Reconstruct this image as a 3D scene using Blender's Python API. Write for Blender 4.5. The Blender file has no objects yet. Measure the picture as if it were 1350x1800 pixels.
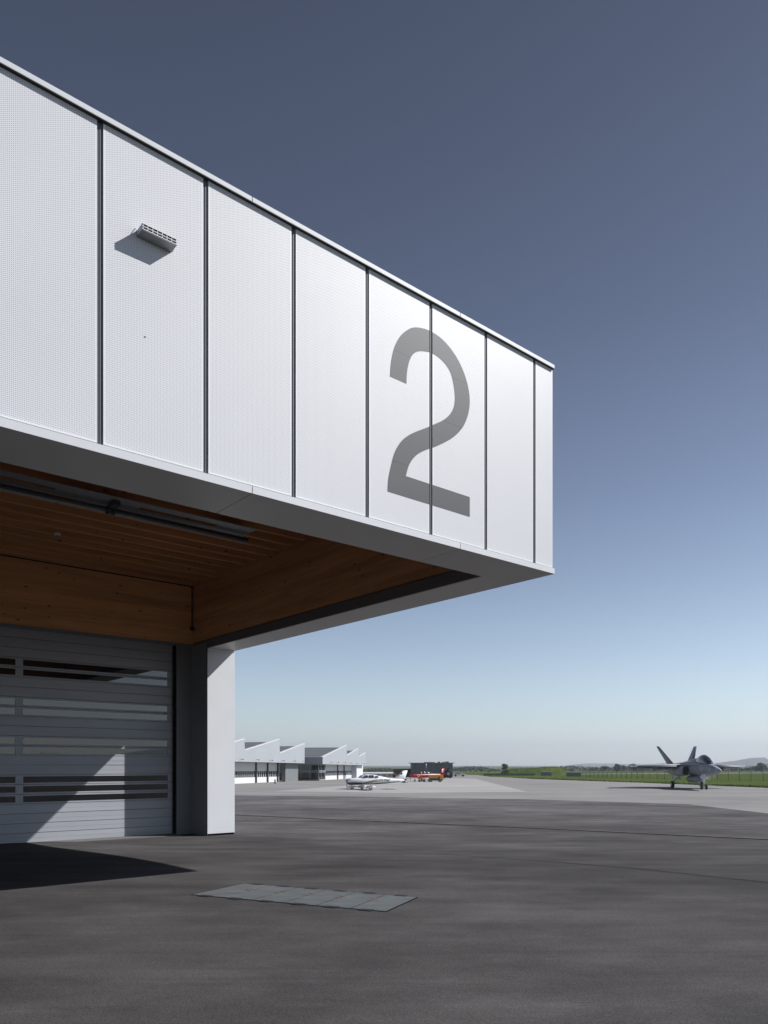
import bpy, bmesh, math, random
from mathutils import Vector, Matrix
from mathutils.geometry import tessellate_polygon
random.seed(7)
sc = bpy.context.scene
col = sc.collection
R = math.radians

# ------------------------------------------------------------------ camera
CAMH = 2.4
cd = bpy.data.cameras.new('camera'); cam = bpy.data.objects.new('camera', cd); col.objects.link(cam)
cam.location = (0, 0, CAMH); cam.rotation_euler = (R(90), 0, 0)
cd.sensor_fit = 'HORIZONTAL'; cd.sensor_width = 36; cd.lens = 36*1309/1350
cd.shift_y = 445/1350; cd.clip_start = .1; cd.clip_end = 20000
sc.camera = cam

# ------------------------------------------------------------------ frame of the near building
PHI = R(90-50.04)
CX, CY = 3.552, 15.50
Ux, Uy = math.cos(PHI), math.sin(PHI)
Vx, Vy = -Uy, Ux
SUN = Vector((Ux*1.0 - Vx*.655, Uy*1.0 - Vy*.655, 1.0)).normalized()   # towards the sun
EL = math.asin(SUN.z)

# ------------------------------------------------------------------ world
w = bpy.data.worlds.new('World'); sc.world = w; w.use_nodes = True
nt = w.node_tree; nt.nodes.clear()
out = nt.nodes.new('ShaderNodeOutputWorld'); bg = nt.nodes.new('ShaderNodeBackground')
sky = nt.nodes.new('ShaderNodeTexSky'); sky.sky_type = 'NISHITA'; sky.sun_disc = False
sky.sun_elevation = EL; sky.sun_rotation = math.atan2(SUN.x, SUN.y)
sky.air_density = 1.0; sky.dust_density = .6; sky.ozone_density = 1.6; sky.altitude = 450
tc = nt.nodes.new('ShaderNodeTexCoord'); sep = nt.nodes.new('ShaderNodeSeparateXYZ')
rmp = nt.nodes.new('ShaderNodeValToRGB'); mul = nt.nodes.new('ShaderNodeMix'); mul.data_type = 'RGBA'; mul.blend_type = 'MULTIPLY'
mul.inputs[0].default_value = 1
nt.links.new(tc.outputs['Generated'], sep.inputs[0]); nt.links.new(sep.outputs[2], rmp.inputs[0])
SKYRAMP = [(0, (.80, .85, .87)), (.08, (.70, .735, .755)), (.22, (.455, .505, .56)), (.33, (.330, .375, .455)), (.5, (.215, .247, .316)), (.72, (.138, .157, .210))]
cr = rmp.color_ramp
while len(cr.elements) < len(SKYRAMP): cr.elements.new(.5)
for e, (p, c) in zip(cr.elements, SKYRAMP): e.position = p; e.color = (*c, 1)
nt.links.new(sky.outputs[0], mul.inputs[6]); nt.links.new(rmp.outputs[0], mul.inputs[7])
hsv = nt.nodes.new('ShaderNodeHueSaturation'); hsv.inputs['Saturation'].default_value = .8
nt.links.new(mul.outputs[2], hsv.inputs['Color']); nt.links.new(hsv.outputs[0], bg.inputs[0]); bg.inputs[1].default_value = .12
nt.links.new(bg.outputs[0], out.inputs[0])

# ------------------------------------------------------------------ sun
sd = bpy.data.lights.new('sun', 'SUN'); sun = bpy.data.objects.new('sun', sd); col.objects.link(sun)
sd.energy = 4.2; sd.angle = R(.5); sd.color = (1, .98, .955)
sun.rotation_euler = SUN.to_track_quat('Z', 'Y').to_euler(); sun.location = (40, -10, 60)
sc.view_settings.view_transform = 'Standard'; sc.view_settings.look = 'None'
sc.view_settings.exposure = .55; sc.view_settings.gamma = 1

# ------------------------------------------------------------------ helpers
def tag(o, label=None, cat=None, group=None, kind=None):
    if label: o['label'] = label
    if cat: o['category'] = cat
    if group: o['group'] = group
    if kind: o['kind'] = kind
    return o
def empty(name, loc=(0, 0, 0), rz=0, scale=1):
    o = bpy.data.objects.new(name, None); col.objects.link(o); o.location = loc
    o.rotation_euler = (0, 0, rz); o.scale = (scale,)*3; o.empty_display_size = .3
    return o
class MB:
    def __init__(s): s.bm = bmesh.new(); s.mi = 0
    def poly(s, pts, mi=None):
        f = s.bm.faces.new([s.bm.verts.new(p) for p in pts]); f.material_index = s.mi if mi is None else mi; return s
    def box(s, x0, x1, y0, y1, z0, z1, mi=None, M=None):
        if x0 > x1: x0, x1 = x1, x0
        if y0 > y1: y0, y1 = y1, y0
        v = [Vector(p) for p in ((x0,y0,z0),(x1,y0,z0),(x1,y1,z0),(x0,y1,z0),(x0,y0,z1),(x1,y0,z1),(x1,y1,z1),(x0,y1,z1))]
        if M: v = [M @ p for p in v]
        v = [s.bm.verts.new(p) for p in v]
        for q in ((0,3,2,1),(4,5,6,7),(0,1,5,4),(1,2,6,5),(2,3,7,6),(3,0,4,7)):
            f = s.bm.faces.new([v[i] for i in q]); f.material_index = s.mi if mi is None else mi
        return s
    def prism(s, pts, d, mi=None):
        """pts: list of 3d points (a planar outline), d: extrusion vector"""
        d = Vector(d); a = [s.bm.verts.new(p) for p in pts]; b = [s.bm.verts.new(Vector(p)+d) for p in pts]
        n = len(pts); fs = [s.bm.faces.new(a), s.bm.faces.new(b[::-1])]
        for i in range(n): fs.append(s.bm.faces.new((a[i], b[i], b[(i+1) % n], a[(i+1) % n])))
        for f in fs: f.material_index = s.mi if mi is None else mi
        return s
    def rings(s, rings, cap=True, mi=None):
        m = s.mi if mi is None else mi
        vs = [[s.bm.verts.new(p) for p in r] for r in rings]; n = len(vs[0])
        for a, b in zip(vs, vs[1:]):
            for i in range(n):
                f = s.bm.faces.new((a[i], a[(i+1) % n], b[(i+1) % n], b[i])); f.material_index = m; f.smooth = True
        if cap:
            for r in (vs[0][::-1], vs[-1]):
                f = s.bm.faces.new(r); f.material_index = m
        return s
    def tube(s, p0, p1, r0, r1=None, n=10, mi=None):
        p0, p1 = Vector(p0), Vector(p1); r1 = r0 if r1 is None else r1
        d = (p1-p0).normalized(); a = d.orthogonal().normalized(); b = d.cross(a)
        rr = []
        for p, r in ((p0, r0), (p1, r1)):
            rr.append([p + a*r*math.cos(t*2*math.pi/n) + b*r*math.sin(t*2*math.pi/n) for t in range(n)])
        return s.rings(rr, mi=mi)
    def build(s, name, mats, parent=None, bevel=0, loc=None, smooth=False):
        bmesh.ops.remove_doubles(s.bm, verts=s.bm.verts, dist=1e-5) if smooth else None
        bmesh.ops.recalc_face_normals(s.bm, faces=s.bm.faces)
        me = bpy.data.meshes.new(name); s.bm.to_mesh(me); s.bm.free()
        for m in (mats if isinstance(mats, (list, tuple)) else [mats]): me.materials.append(m)
        o = bpy.data.objects.new(name, me); col.objects.link(o)
        if parent: o.parent = parent
        if loc: o.location = loc
        if bevel:
            bv = o.modifiers.new('bevel', 'BEVEL'); bv.width = bevel; bv.segments = 2; bv.limit_method = 'ANGLE'
        return o
def copy_tree(o, parent=None):
    c = o.copy(); col.objects.link(c); c.parent = parent
    for ch in list(o.children): copy_tree(ch, c)
    return c

# ------------------------------------------------------------------ materials
class Mat:
    def __init__(s, name, base=(.5,.5,.5), rough=.6, metal=0, spec=.5, bump=None, var=None, coord='Object'):
        s.m = bpy.data.materials.new(name); s.m.use_nodes = True; s.t = s.m.node_tree
        s.p = s.t.nodes['Principled BSDF']
        s.p.inputs['Base Color'].default_value = (*base, 1); s.p.inputs['Roughness'].default_value = rough
        s.p.inputs['Metallic'].default_value = metal; s.p.inputs['Specular IOR Level'].default_value = spec
        s.tc = s.t.nodes.new('ShaderNodeTexCoord'); s.co = s.tc.outputs[coord]
        if var: # (scale, amount)
            n = s.noise(var[0], 4, vec=var[2] if len(var) > 2 else None)
            c = s.ramp(n, [(.3, tuple(v*(1-var[1]) for v in base)), (.7, tuple(min(1, v*(1+var[1])) for v in base))])
            s.link(c, s.p.inputs['Base Color'])
        if bump: s.bump(s.noise(bump[0], 3), bump[1], bump[2] if len(bump) > 2 else .01)
    def link(s, a, b): s.t.links.new(a, b)
    def map(s, scale=(1,1,1), rot=(0,0,0), src=None):
        n = s.t.nodes.new('ShaderNodeMapping'); n.inputs['Scale'].default_value = scale; n.inputs['Rotation'].default_value = rot
        s.link(src or s.co, n.inputs[0]); return n.outputs[0]
    def noise(s, scale, detail=3, vec=None, rough=.55):
        n = s.t.nodes.new('ShaderNodeTexNoise'); n.inputs['Scale'].default_value = scale; n.inputs['Detail'].default_value = detail
        n.inputs['Roughness'].default_value = rough
        if vec is not None and isinstance(vec, tuple): vec = s.map(vec)
        s.link(vec if vec is not None else s.co, n.inputs['Vector']); return n.outputs['Fac']
    def vor(s, scale, vec=None, feature='F1', rnd=1):
        n = s.t.nodes.new('ShaderNodeTexVoronoi'); n.feature = feature; n.inputs['Scale'].default_value = scale
        n.inputs['Randomness'].default_value = rnd
        s.link(vec if vec is not None else s.co, n.inputs['Vector']); return n.outputs['Distance']
    def ramp(s, src, stops, interp='LINEAR'):
        n = s.t.nodes.new('ShaderNodeValToRGB'); n.color_ramp.interpolation = interp
        while len(n.color_ramp.elements) < len(stops): n.color_ramp.elements.new(.5)
        for e, (p, c) in zip(n.color_ramp.elements, stops):
            e.position = p; e.color = (*c, 1) if isinstance(c, tuple) else (c, c, c, 1)
        s.link(src, n.inputs[0]); return n.outputs[0]
    def mix(s, a, b, fac, mode='MIX'):
        n = s.t.nodes.new('ShaderNodeMix'); n.data_type = 'RGBA'; n.blend_type = mode
        for v, i in ((fac, 0), (a, 6), (b, 7)):
            if isinstance(v, (int, float)) and i == 0: n.inputs[0].default_value = v
            elif isinstance(v, tuple): n.inputs[i].default_value = (*v, 1)
            else: s.link(v, n.inputs[i])
        return n.outputs[2]
    def math(s, op, a, b=None):
        n = s.t.nodes.new('ShaderNodeMath'); n.operation = op
        for i, v in enumerate((a, b)):
            if v is None: continue
            if isinstance(v, (int, float)): n.inputs[i].default_value = v
            else: s.link(v, n.inputs[i])
        return n.outputs[0]
    def sep(s, src=None):
        n = s.t.nodes.new('ShaderNodeSeparateXYZ'); s.link(src or s.co, n.inputs[0]); return n.outputs
    def bump(s, src, strength, dist=.01):
        n = s.t.nodes.new('ShaderNodeBump'); n.inputs['Strength'].default_value = strength; n.inputs['Distance'].default_value = dist
        s.link(src, n.inputs['Height']); s.link(n.outputs[0], s.p.inputs['Normal'])
    def color(s, src): s.link(src, s.p.inputs['Base Color'])
    def rough(s, src): s.link(src, s.p.inputs['Roughness'])

M = {}
def mk(key, *a, **k):
    x = Mat(key, *a, **k); M[key] = x.m; return x
mk('white_metal', (.63,.645,.67), .5, .0, .25, var=(1.3, .02))
mk('edge_metal', (.74,.75,.77), .45, .0, .3, var=(2, .02))
mk('dark_metal', (.05,.053,.057), .5, .2, var=(3, .15))
mk('channel_metal', (.115,.125,.14), .55, 0, var=(.6, .08))
mk('lining_metal', (.115,.108,.104), .6, 0, .2)
mk('joint_black', (.010,.010,.011), 1, 0, 0)
mk('black', (.01,.01,.011), .6)
mk('rubber', (.015,.015,.016), .75, bump=(60, .3))
mk('steel', (.45,.46,.47), .35, .8, var=(4, .1))
mk('galv', (.30,.31,.33), .5, .4, var=(8, .12))
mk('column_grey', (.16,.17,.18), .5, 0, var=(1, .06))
mk('soffit_metal', (.60,.60,.595), .40, 0, .5, var=(.8, .03))
# perforated panel: round holes in a staggered grid, the dark cavity behind shows through them
def perf(name, base, hole, pitch, rad, extra=False):
    x = Mat(name, base, .5, 0, .18 if extra else .33); M[name] = x.m
    X, Y, Z = x.sep()
    # brick-like staggering: rows along z
    X, Z = Z, X
    rz = x.math('DIVIDE', Z, pitch*.866); row = x.math('FLOOR', rz)
    odd = x.math('MODULO', x.math('ABSOLUTE', row), 2.0)
    u = x.math('ADD', x.math('DIVIDE', X, pitch), x.math('MULTIPLY', odd, .5))
    du = x.math('SUBTRACT', x.math('FRACT', u), .5)
    dv = x.math('MULTIPLY', x.math('SUBTRACT', x.math('FRACT', rz), .5), .866)
    d = x.math('SQRT', x.math('ADD', x.math('MULTIPLY', du, du), x.math('MULTIPLY', dv, dv)))
    m = x.ramp(d, [(rad-.04, 1.0), (rad+.04, 0.0)])
    n = x.noise(.7, 3); b = x.ramp(n, [(.3, tuple(v*.965 for v in base)), (.7, base)])
    if extra:   # faint horizontal backing-sheet joints inside the numeral
        for zz in (9.50, 8.64, 7.60):
            q = x.math('LESS_THAN', x.math('ABSOLUTE', x.math('SUBTRACT', X, zz)), .006)
            b = x.mix(b, (.06,.06,.065), q)
    x.color(x.mix(b, hole, m)); x.bump(m, -.25, .004); return x
perf('perforated_metal', (.69,.70,.725), (.22,.228,.245), .024, .21)
perf('numeral_perforation', (.118,.124,.134), (.035,.038,.045), .026, .29, True)
# timber
def timber(name, base, vec, knots=True):
    x = Mat(name, base, .6, 0, .3); M[name] = x.m
    v = x.map(vec); n1 = x.noise(1.0, 6, v, .65); n2 = x.noise(5.0, 4, v)
    c = x.ramp(n1, [(.28, tuple(t*.62 for t in base)), (.5, base), (.75, tuple(t*1.28 for t in base))])
    c = x.mix(c, x.ramp(n2, [(.35, .72), (.6, 1.0)]), .55, 'MULTIPLY')
    if knots:
        sc_ = tuple(1.0 if t > .9 else .45 for t in vec)
        k = x.vor(4.2, x.map(sc_)); kk = x.ramp(k, [(.06, 1.0), (.13, 0.0)])
        c = x.mix(c, tuple(t*.16 for t in base), kk)
    x.color(c); x.bump(n2, .15, .003)
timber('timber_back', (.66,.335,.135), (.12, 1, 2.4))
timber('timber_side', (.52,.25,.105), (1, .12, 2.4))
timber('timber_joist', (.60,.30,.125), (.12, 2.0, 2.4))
# door leaf: brushed aluminium slats
x = mk('door_metal', (.36,.375,.40), .5, .05, .2)
x.color(x.ramp(x.noise(1.2, 4, (.15, 1, 3)), [(.3, (.33,.342,.375)), (.7, (.38,.395,.43))])); x.bump(x.noise(90, 2, (.02, 1, 1.2)), .12, .002)
x = mk('door_glass', (.006,.007,.009), .02, 0, 1.0); x.p.inputs['IOR'].default_value = 1.55
x = mk('glass_dark', (.012,.016,.02), .05, 0, .8)
x = mk('canopy_glass', (.03,.04,.05), .04, 0, 1.0)
# grounds
def asphalt():
    x = Mat('asphalt', (.055,.052,.053), .9, 0, .1); M['asphalt'] = x.m
    big = x.noise(.09, 6, (1, 1.5, 1)); mid = x.noise(.8, 7, (.55, 1.6, 1), .62); fine = x.noise(55, 3); agg = x.vor(110)
    c = x.ramp(big, [(.34, (.0475,.0440,.0440)), (.5, (.064,.0600,.0600)), (.66, (.084,.0795,.0797))])
    c = x.mix(c, x.ramp(mid, [(.32, .74), (.5, 1.0), (.68, 1.3)]), .85, 'MULTIPLY')
    sw = x.noise(.28, 9, x.map((1,1.25,1), (0,0,R(40))), .68); c = x.mix(c, x.ramp(sw, [(.38, .72), (.5, 1.0), (.60, 1.28)]), .6, 'MULTIPLY')
    # long faint scuffs left by towing, and older streaks running another way
    for sc_, rot, lo, hi, amt in (((.07, 2.6, 1), 14, .34, .46, .40), ((.10, 3.4, 1), -22, .36, .47, .30)):
        tr = x.noise(.8, 5, x.map(sc_, (0, 0, R(rot)))); c = x.mix(c, x.ramp(tr, [(lo, .70), (hi, 1.0), (.62, 1.0), (.72, 1.25)]), amt, 'MULTIPLY')
    c = x.mix(c, x.ramp(fine, [(.3, .62), (.5, 1.0), (.7, 1.42)]), .8, 'MULTIPLY')
    c = x.mix(c, (.20,.195,.19), x.ramp(x.vor(9), [(.022, .6), (.04, 0.0)]))
    # paler with distance along y
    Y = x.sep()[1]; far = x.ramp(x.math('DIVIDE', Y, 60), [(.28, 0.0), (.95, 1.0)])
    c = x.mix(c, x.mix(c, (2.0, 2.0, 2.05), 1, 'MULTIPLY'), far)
    x.color(c); x.bump(agg, .55, .006)
asphalt()
def concrete(name, base):
    x = Mat(name, base, .9, 0, .08); M[name] = x.m
    c = x.ramp(x.noise(.06, 5, (1, 2.2, 1)), [(.3, tuple(t*.84 for t in base)), (.7, tuple(t*1.1 for t in base))])
    c = x.mix(c, x.ramp(x.noise(.5, 4, (.4, 2, 1)), [(.3, .86), (.7, 1.06)]), .8, 'MULTIPLY')
    br = x.t.nodes.new('ShaderNodeTexBrick'); br.inputs['Scale'].default_value = 1; br.inputs['Brick Width'].default_value = 7; br.inputs['Row Height'].default_value = 7
    br.inputs['Mortar Size'].default_value = .035; br.offset = 0; br.inputs['Color1'].default_value = (1,1,1,1); br.inputs['Color2'].default_value = (.93,.93,.93,1); br.inputs['Mortar'].default_value = (.72,.72,.72,1)
    x.link(x.map((1,1,1), (0,0,R(33))), br.inputs['Vector'])
    c = x.mix(c, br.outputs[0], .7, 'MULTIPLY'); x.color(c)
concrete('concrete', (.27,.262,.258)); concrete('concrete_pale', (.38,.372,.365)); concrete('concrete_strip', (.17,.165,.155))
def grass():
    x = Mat('grass', (.06,.10,.02), .95, 0, .03); M['grass'] = x.m
    c = x.ramp(x.noise(.05, 5, (1, 2.5, 1)), [(.3, (.045,.066,.014)), (.5, (.07,.100,.020)), (.72, (.115,.14,.035))])
    c = x.mix(c, x.ramp(x.noise(1.3, 4), [(.3, .65), (.7, 1.25)]), .8, 'MULTIPLY'); x.color(c); x.bump(x.noise(4, 4), .8, .2)
grass()
mk('grass_blade', (.075,.105,.025), .9, var=(.4, .4))
mk('leaf_green', (.045,.075,.022), .8, var=(.25, .45)); mk('leaf_grey', (.055,.065,.035), .85, var=(.25, .4))
mk('leaf_dark', (.025,.042,.018), .8, var=(.3, .4)); mk('bark', (.08,.06,.045), .9, bump=(12, .6))
mk('hill_green', (.05,.062,.05), .95, var=(.004, .45))
# painted / plane / vehicle materials
mk('white_paint', (.72,.73,.76), .3, 0, .6, var=(1.5, .05)); mk('red_paint', (.30,.008,.016), .35, 0, .6, var=(1, .1)); mk('yellow_paint', (.60,.31,.02), .4, 0, .5, var=(1.5, .15))
mk('orange_paint', (.55,.16,.02), .5, var=(2, .2)); mk('jet_grey', (.27,.285,.325), .5, 0, .4, var=(1.4, .28)); mk('jet_grey_dark', (.15,.16,.18), .5, 0, .4, var=(1.1, .18))
mk('speckled_paint', (.42,.41,.36), .5, var=(7, .5)); mk('dark_green_paint', (.025,.035,.028), .35, 0, .5)
mk('plate_metal', (.10,.108,.110), .6, .05, var=(2.0, .22, (1, 2, 1))); mk('plate_mark', (.14,.10,.085), .7, var=(9, .5))
x = mk('hangar_white', (.33,.35,.375), .5, 0, .4, var=(.25, .03))
x = mk('hangar_door_white', (.62,.63,.64), .5)
mk('hangar_mid_grey', (.30,.32,.34), .6, var=(.5, .05))  # plain mid grey for soffits, mullions and hall panels
x = mk('hangar_roof', (.085,.09,.095), .6); wv = x.t.nodes.new('ShaderNodeTexWave'); wv.wave_type = 'BANDS'; wv.bands_direction = 'Z'; wv.inputs['Scale'].default_value = .55; x.link(x.co, wv.inputs[0])
x.color(x.ramp(wv.outputs[1], [(.0, (.055,.06,.065)), (.12, (.12,.126,.135)), (1, (.135,.14,.15))]))
x = mk('grey_cladding', (.12,.13,.137), .6); x.color(x.ramp(x.noise(6, 2, (1, 1, .02)), [(.35, (.085,.097,.10)), (.65, (.125,.138,.142))]))
mk('netting', (.17,.215,.19), .9, 0, .05)
mk('grey_container', (.17,.18,.20), .5, var=(.7, .1))

# ------------------------------------------------------------------ terrain
def g(Y):
    if Y < 15: return .31
    if Y < 24:
        t = (Y-15)/9; return .31*(1-t*t*(3-2*t))
    return -.0055*(min(Y, 1000)-24)
BR = [15,16,17,18,19,20,21,22,23,24,60,120,240,500,1000]
def sheet(name, pts, off, mat, kind='structure', label=None, cat=None):
    bm = bmesh.new(); bm.faces.new([bm.verts.new((x, y, 0)) for x, y in pts])
    ys = [p[1] for p in pts]
    for b in BR:
        if min(ys) < b < max(ys):
            bmesh.ops.bisect_plane(bm, geom=bm.verts[:]+bm.edges[:]+bm.faces[:], plane_co=(0, b, 0), plane_no=(0, 1, 0))
    for v in bm.verts: v.co.z = g(v.co.y)+off
    bmesh.ops.triangulate(bm, faces=bm.faces); bmesh.ops.recalc_face_normals(bm, faces=bm.faces)
    for f in bm.faces:
        if f.normal.z < 0: f.normal_flip()
    me = bpy.data.meshes.new(name); bm.to_mesh(me); bm.free(); me.materials.append(mat)
    o = bpy.data.objects.new(name, me); col.objects.link(o); tag(o, label, cat, kind=kind); return o
sheet('ground', [(-6000,-3000), (6000,-3000), (6000,9000), (-6000,9000)], -.012, M['grass'])
sheet('apron', [(-200,-120), (34.5,-120), (200,-130), (200,14), (50.5,80), (46.67,90.5), (43.4,124.7), (38.2,153.8), (35.15,173.6), (34.4,200), (31.9,223.2), (36,288), (30,330), (-30,330), (-120,250), (-200,150)], -.004, M['concrete'])
sheet('apron_joint', [(28,93.4), (38.5,84.9), (46,72.0), (46,71.4), (38.5,84.4), (28,93)], .008, M['joint_black'])
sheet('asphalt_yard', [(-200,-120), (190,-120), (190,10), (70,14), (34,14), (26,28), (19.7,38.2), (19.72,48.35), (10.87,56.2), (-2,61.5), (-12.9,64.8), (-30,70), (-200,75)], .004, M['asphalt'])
sheet('pale_concrete_patch', [(-11.4,76.5), (1.36,71.0), (14.4,74.6), (21.6,176.7), (12,215), (-1.4,119.7)], .006, M['concrete_pale'])
sheet('taxiway', [(75,330), (400,560), (400,600), (75,350)], .03, M['concrete_pale'])
def band(name, a, b, wd, off, mat):
    a, b = Vector(a), Vector(b); d = (b-a).normalized(); n = Vector((-d.y, d.x))*wd/2
    return sheet(name, [tuple(a-n), tuple(b-n), tuple(b+n), tuple(a+n)], off, mat)
for a, b in (((11.5,73),(16.5,73.6)), ((9.5,88),(15.5,90))): band('pale_marking', a, b, .18, .012, M['edge_metal'])
for pts in ([(-7.4,20.4),(-.53,19.9),(2.42,17.1),(5.25,14.8),(6.8,13.2),(12.0,7.6)],):
    for a, b in zip(pts, pts[1:]): band('asphalt_seam', a, b, .03, .014, M['joint_black'])
band('asphalt_seam', (-22, 34.5), (6, 31.0), .04, .014, M['joint_black'])

# slot drain across the yard
dr = empty('slot_drain', (-7.33, 36.74, g(36.74))); tag(dr, 'long dark slot drain with steel edges crossing the asphalt yard', 'drain')
pts = [(-10.5,39.0), (-7.33,36.74), (-1.5,32.8), (4.96,28.88), (12.27,23.8), (20,18.4)]
for nm, wd, off, mt in (('channel_frame', .60, .012, 'galv'), ('grating', .30, .018, 'joint_black')):
    bmm = MB()
    for a, b in zip(pts, pts[1:]):
        a, b = Vector(a), Vector(b); n = Vector((-(b-a).y, (b-a).x)).normalized()*wd/2
        for k in range(6):
            p, q = a.lerp(b, k/6), a.lerp(b, (k+1)/6)
            bmm.poly([((c.x-dr.location.x), (c.y-dr.location.y), g(c.y)+off-dr.location.z) for c in (p-n, q-n, q+n, p+n)])
    bmm.build(nm, M[mt] if nm == 'grating' else M['concrete_strip'], dr)

# cable-pit covers set in the asphalt
P4 = [Vector((-2.464,13.116)), Vector((.527,11.744)), Vector((.019,10.575)), Vector((-3.097,11.956))]
ctr = sum(P4, Vector((0,0)))/4
pit = empty('pit_cover', (ctr.x, ctr.y, .3135)); tag(pit, 'row of grey steel pit cover plates flush in the dark asphalt', 'pit cover')
def q2(u, v):
    a = P4[0].lerp(P4[1], u); b = P4[3].lerp(P4[2], u); c = a.lerp(b, v); return (c.x-ctr.x, c.y-ctr.y)
fr = MB(); fr.poly([(*q2(u, v), .003) for u, v in ((-.006,-.004),(1.006,-.004),(1.006,1.004),(-.006,1.004))]); fr.build('frame', M['joint_black'], pit)
for i in range(6):
    u0, u1 = i/6+.003, (i+1)/6-.003
    a = MB(); c = [q2(u0, .02), q2(u1, .02), q2(u1, .98), q2(u0, .98)]
    a.prism([(*p, .004) for p in c], (0, 0, .003+.0008*(i % 2))); a.build('cover_plate', M['plate_metal'], pit)
    if i:
        for k in range(2):
            m_ = MB(); uu = i/6; v0 = .30+.10*k
            e = [q2(uu-.022, v0), q2(uu+.014, v0), q2(uu+.014, v0+.05), q2(uu-.022, v0+.05)]
            m_.prism([(*p, .0085) for p in e], (0, 0, .003)); m_.build('lifting_slot', M['plate_mark'], pit)
    for v in (.0, 1.0):
        m_ = MB(); e = [q2(u0+.045, v-.05), q2(u1-.055, v-.05), q2(u1-.055, v+.04), q2(u0+.045, v+.04)]
        m_.prism([(*p, .0082) for p in e], (0, 0, .002)); m_.build('hinge_recess', M['black'], pit)

# ------------------------------------------------------------------ NEAR BUILDING
B = empty('hangar_building', (CX, CY, 0), PHI)
tag(B, 'white building with cantilevered perforated metal volume marked 2 over a timber lined entrance', 'building')
ZS, ZF, ZT = 6.38, 6.49, 10.655
XL = -24.0
seams = [-.60, -2.055, -3.50, -4.955, -6.40, -7.866, -9.337]
while seams[-1] > XL: seams.append(seams[-1]-1.465)
edges = [(-.008, seams[0]+.041)] + [(a-.041, b+.041) for a, b in zip(seams, seams[1:])]
for x1, x0 in edges:
    p = MB(); zb, zt, y0, y1 = 6.522, ZT-.004, .05, .082; e = .022
    # perforated field and plain folded rim
    p.poly([(x0+e,y0,zb+e), (x1-e,y0,zb+e), (x1-e,y0,zt-e), (x0+e,y0,zt-e)], 0)
    for q in (((x0,zb),(x1,zb),(x1-e,zb+e),(x0+e,zb+e)), ((x1,zb),(x1,zt),(x1-e,zt-e),(x1-e,zb+e)), ((x1,zt),(x0,zt),(x0+e,zt-e),(x1-e,zt-e)), ((x0,zt),(x0,zb),(x0+e,zb+e),(x0+e,zt-e))):
        p.poly([(a, y0, b) for a, b in q], 1)
    for q in (((x0,y0,zb),(x0,y1,zb),(x0,y1,zt),(x0,y0,zt)), ((x1,y0,zb),(x1,y1,zb),(x1,y1,zt),(x1,y0,zt)), ((x0,y0,zb),(x1,y0,zb),(x1,y1,zb),(x0,y1,zb))): p.poly(q, 1)
    p.build('facade_panel', [M['perforated_metal'], M['edge_metal']], B)
for s in seams:
    c = MB(); c.box(s-.040, s+.040, .070, .11, 6.50, ZT-.002, 0); c.box(s-.002, s+.010, .060, .070, 6.50, ZT-.002, 0)
    c.build('panel_joint', M['channel_metal'], B)
c = MB(); c.box(XL, -.02, .15, 1.0, ZS+.03, ZT-.01); c.build('wall_core', M['dark_metal'], B)
# side wall (right-hand face) of the raised volume and its return
c = MB()
for k in range(11): c.box(-.05, -.008, .09+k*1.46, .09+k*1.46+1.43, 6.522, ZT-.004)
c.build('side_cladding', M['white_metal'], B)
cuts = [0, -2.80, -7.15, -11.5, -15.85, -20.2, XL]
for a, b in zip(cuts, cuts[1:]):
    gp = .006
    x1, x0 = a-(gp if a else 0), b+gp
    c = MB(); c.box(x0, x1, 0, .048, ZT+.002, ZT+.072); c.box(x0, x1, .048, .5, ZT+.03, ZT+.072)
    c.build('coping', M['white_metal'], B, bevel=.004)
    c = MB(); c.box(x0, x1, 0, .03, ZS, ZF); c.box(x0, x1, .03, .12, ZF-.02, ZF-.004)
    c.build('fascia', M['white_metal'], B, bevel=.003)
c = MB(); c.box(XL, 0, .0005, .0495, ZT-.008, ZT+.001); c.build('coping_underside', M['black'], B)
c = MB(); c.box(-.3, .012, .5, 30, ZT+.002, ZT+.072); c.build('side_coping', M['white_metal'], B)
c = MB(); c.box(-.03, .0, .032, 13.62, ZS, ZF); c.build('side_fascia', M['white_metal'], B)
# soffit panels
for i, (a, b) in enumerate(zip(cuts, cuts[1:])):
    c = MB(); c.box(b+.006, a-(.006 if a else .032), .032, 1.12, ZS+.001, ZS+.018); c.build('soffit_panel', M['soffit_metal'], B)
ycut = [1.12, 2.66, 7.65, 12.64, 13.95]
for a, b in zip(ycut, ycut[1:]):
    c = MB(); c.box(-1.0, -.032, a+.004, b-.004, ZS+.001, ZS+.018); c.build('soffit_panel', M['soffit_metal'], B)
c = MB(); c.box(XL, -.03, .05, 1.10, ZS+.02, ZS+.028); c.box(-.99, -.03, 1.10, 13.95, ZS+.02, ZS+.028); c.build('soffit_backing', M['joint_black'], B)
# inner linings
c = MB(); c.box(-1.0, -.96, 1.12, 14.8, ZS+.02, 6.66); c.box(-.955, -.92, 1.12, 14.8, 6.66, 6.69)
for yy in (2.66, 7.65, 12.64): pass
c.build('lining_rail', M['lining_metal'], B)
for a, b in zip([1.16, 7.66], [7.652, 14.796]):
    c = MB(); c.box(-.985, -.90, a, b, 6.70, 9.0); c.build('timber_beam', M['timber_side'], B, bevel=.003)
c = MB(); c.box(XL, -1.0, 1.06, 1.118, ZS+.03, 9.0); c.build('timber_beam', M['timber_back'], B)
c = MB(); c.box(XL, -.985, 14.8, 14.9, 6.64, 9.0); c.build('timber_wall', M['timber_back'], B)
c = MB(); c.box(XL, -.985, 14.76, 14.90, 6.56, 6.635); c.build('lintel', M['column_grey'], B)
c = MB(); c.box(XL, -.99, 14.78, 14.799, 8.66, 8.69); c.build('painted_shade_line', M['joint_black'], B)  # solid black strip painting in the shade line where wall meets joists
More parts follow.
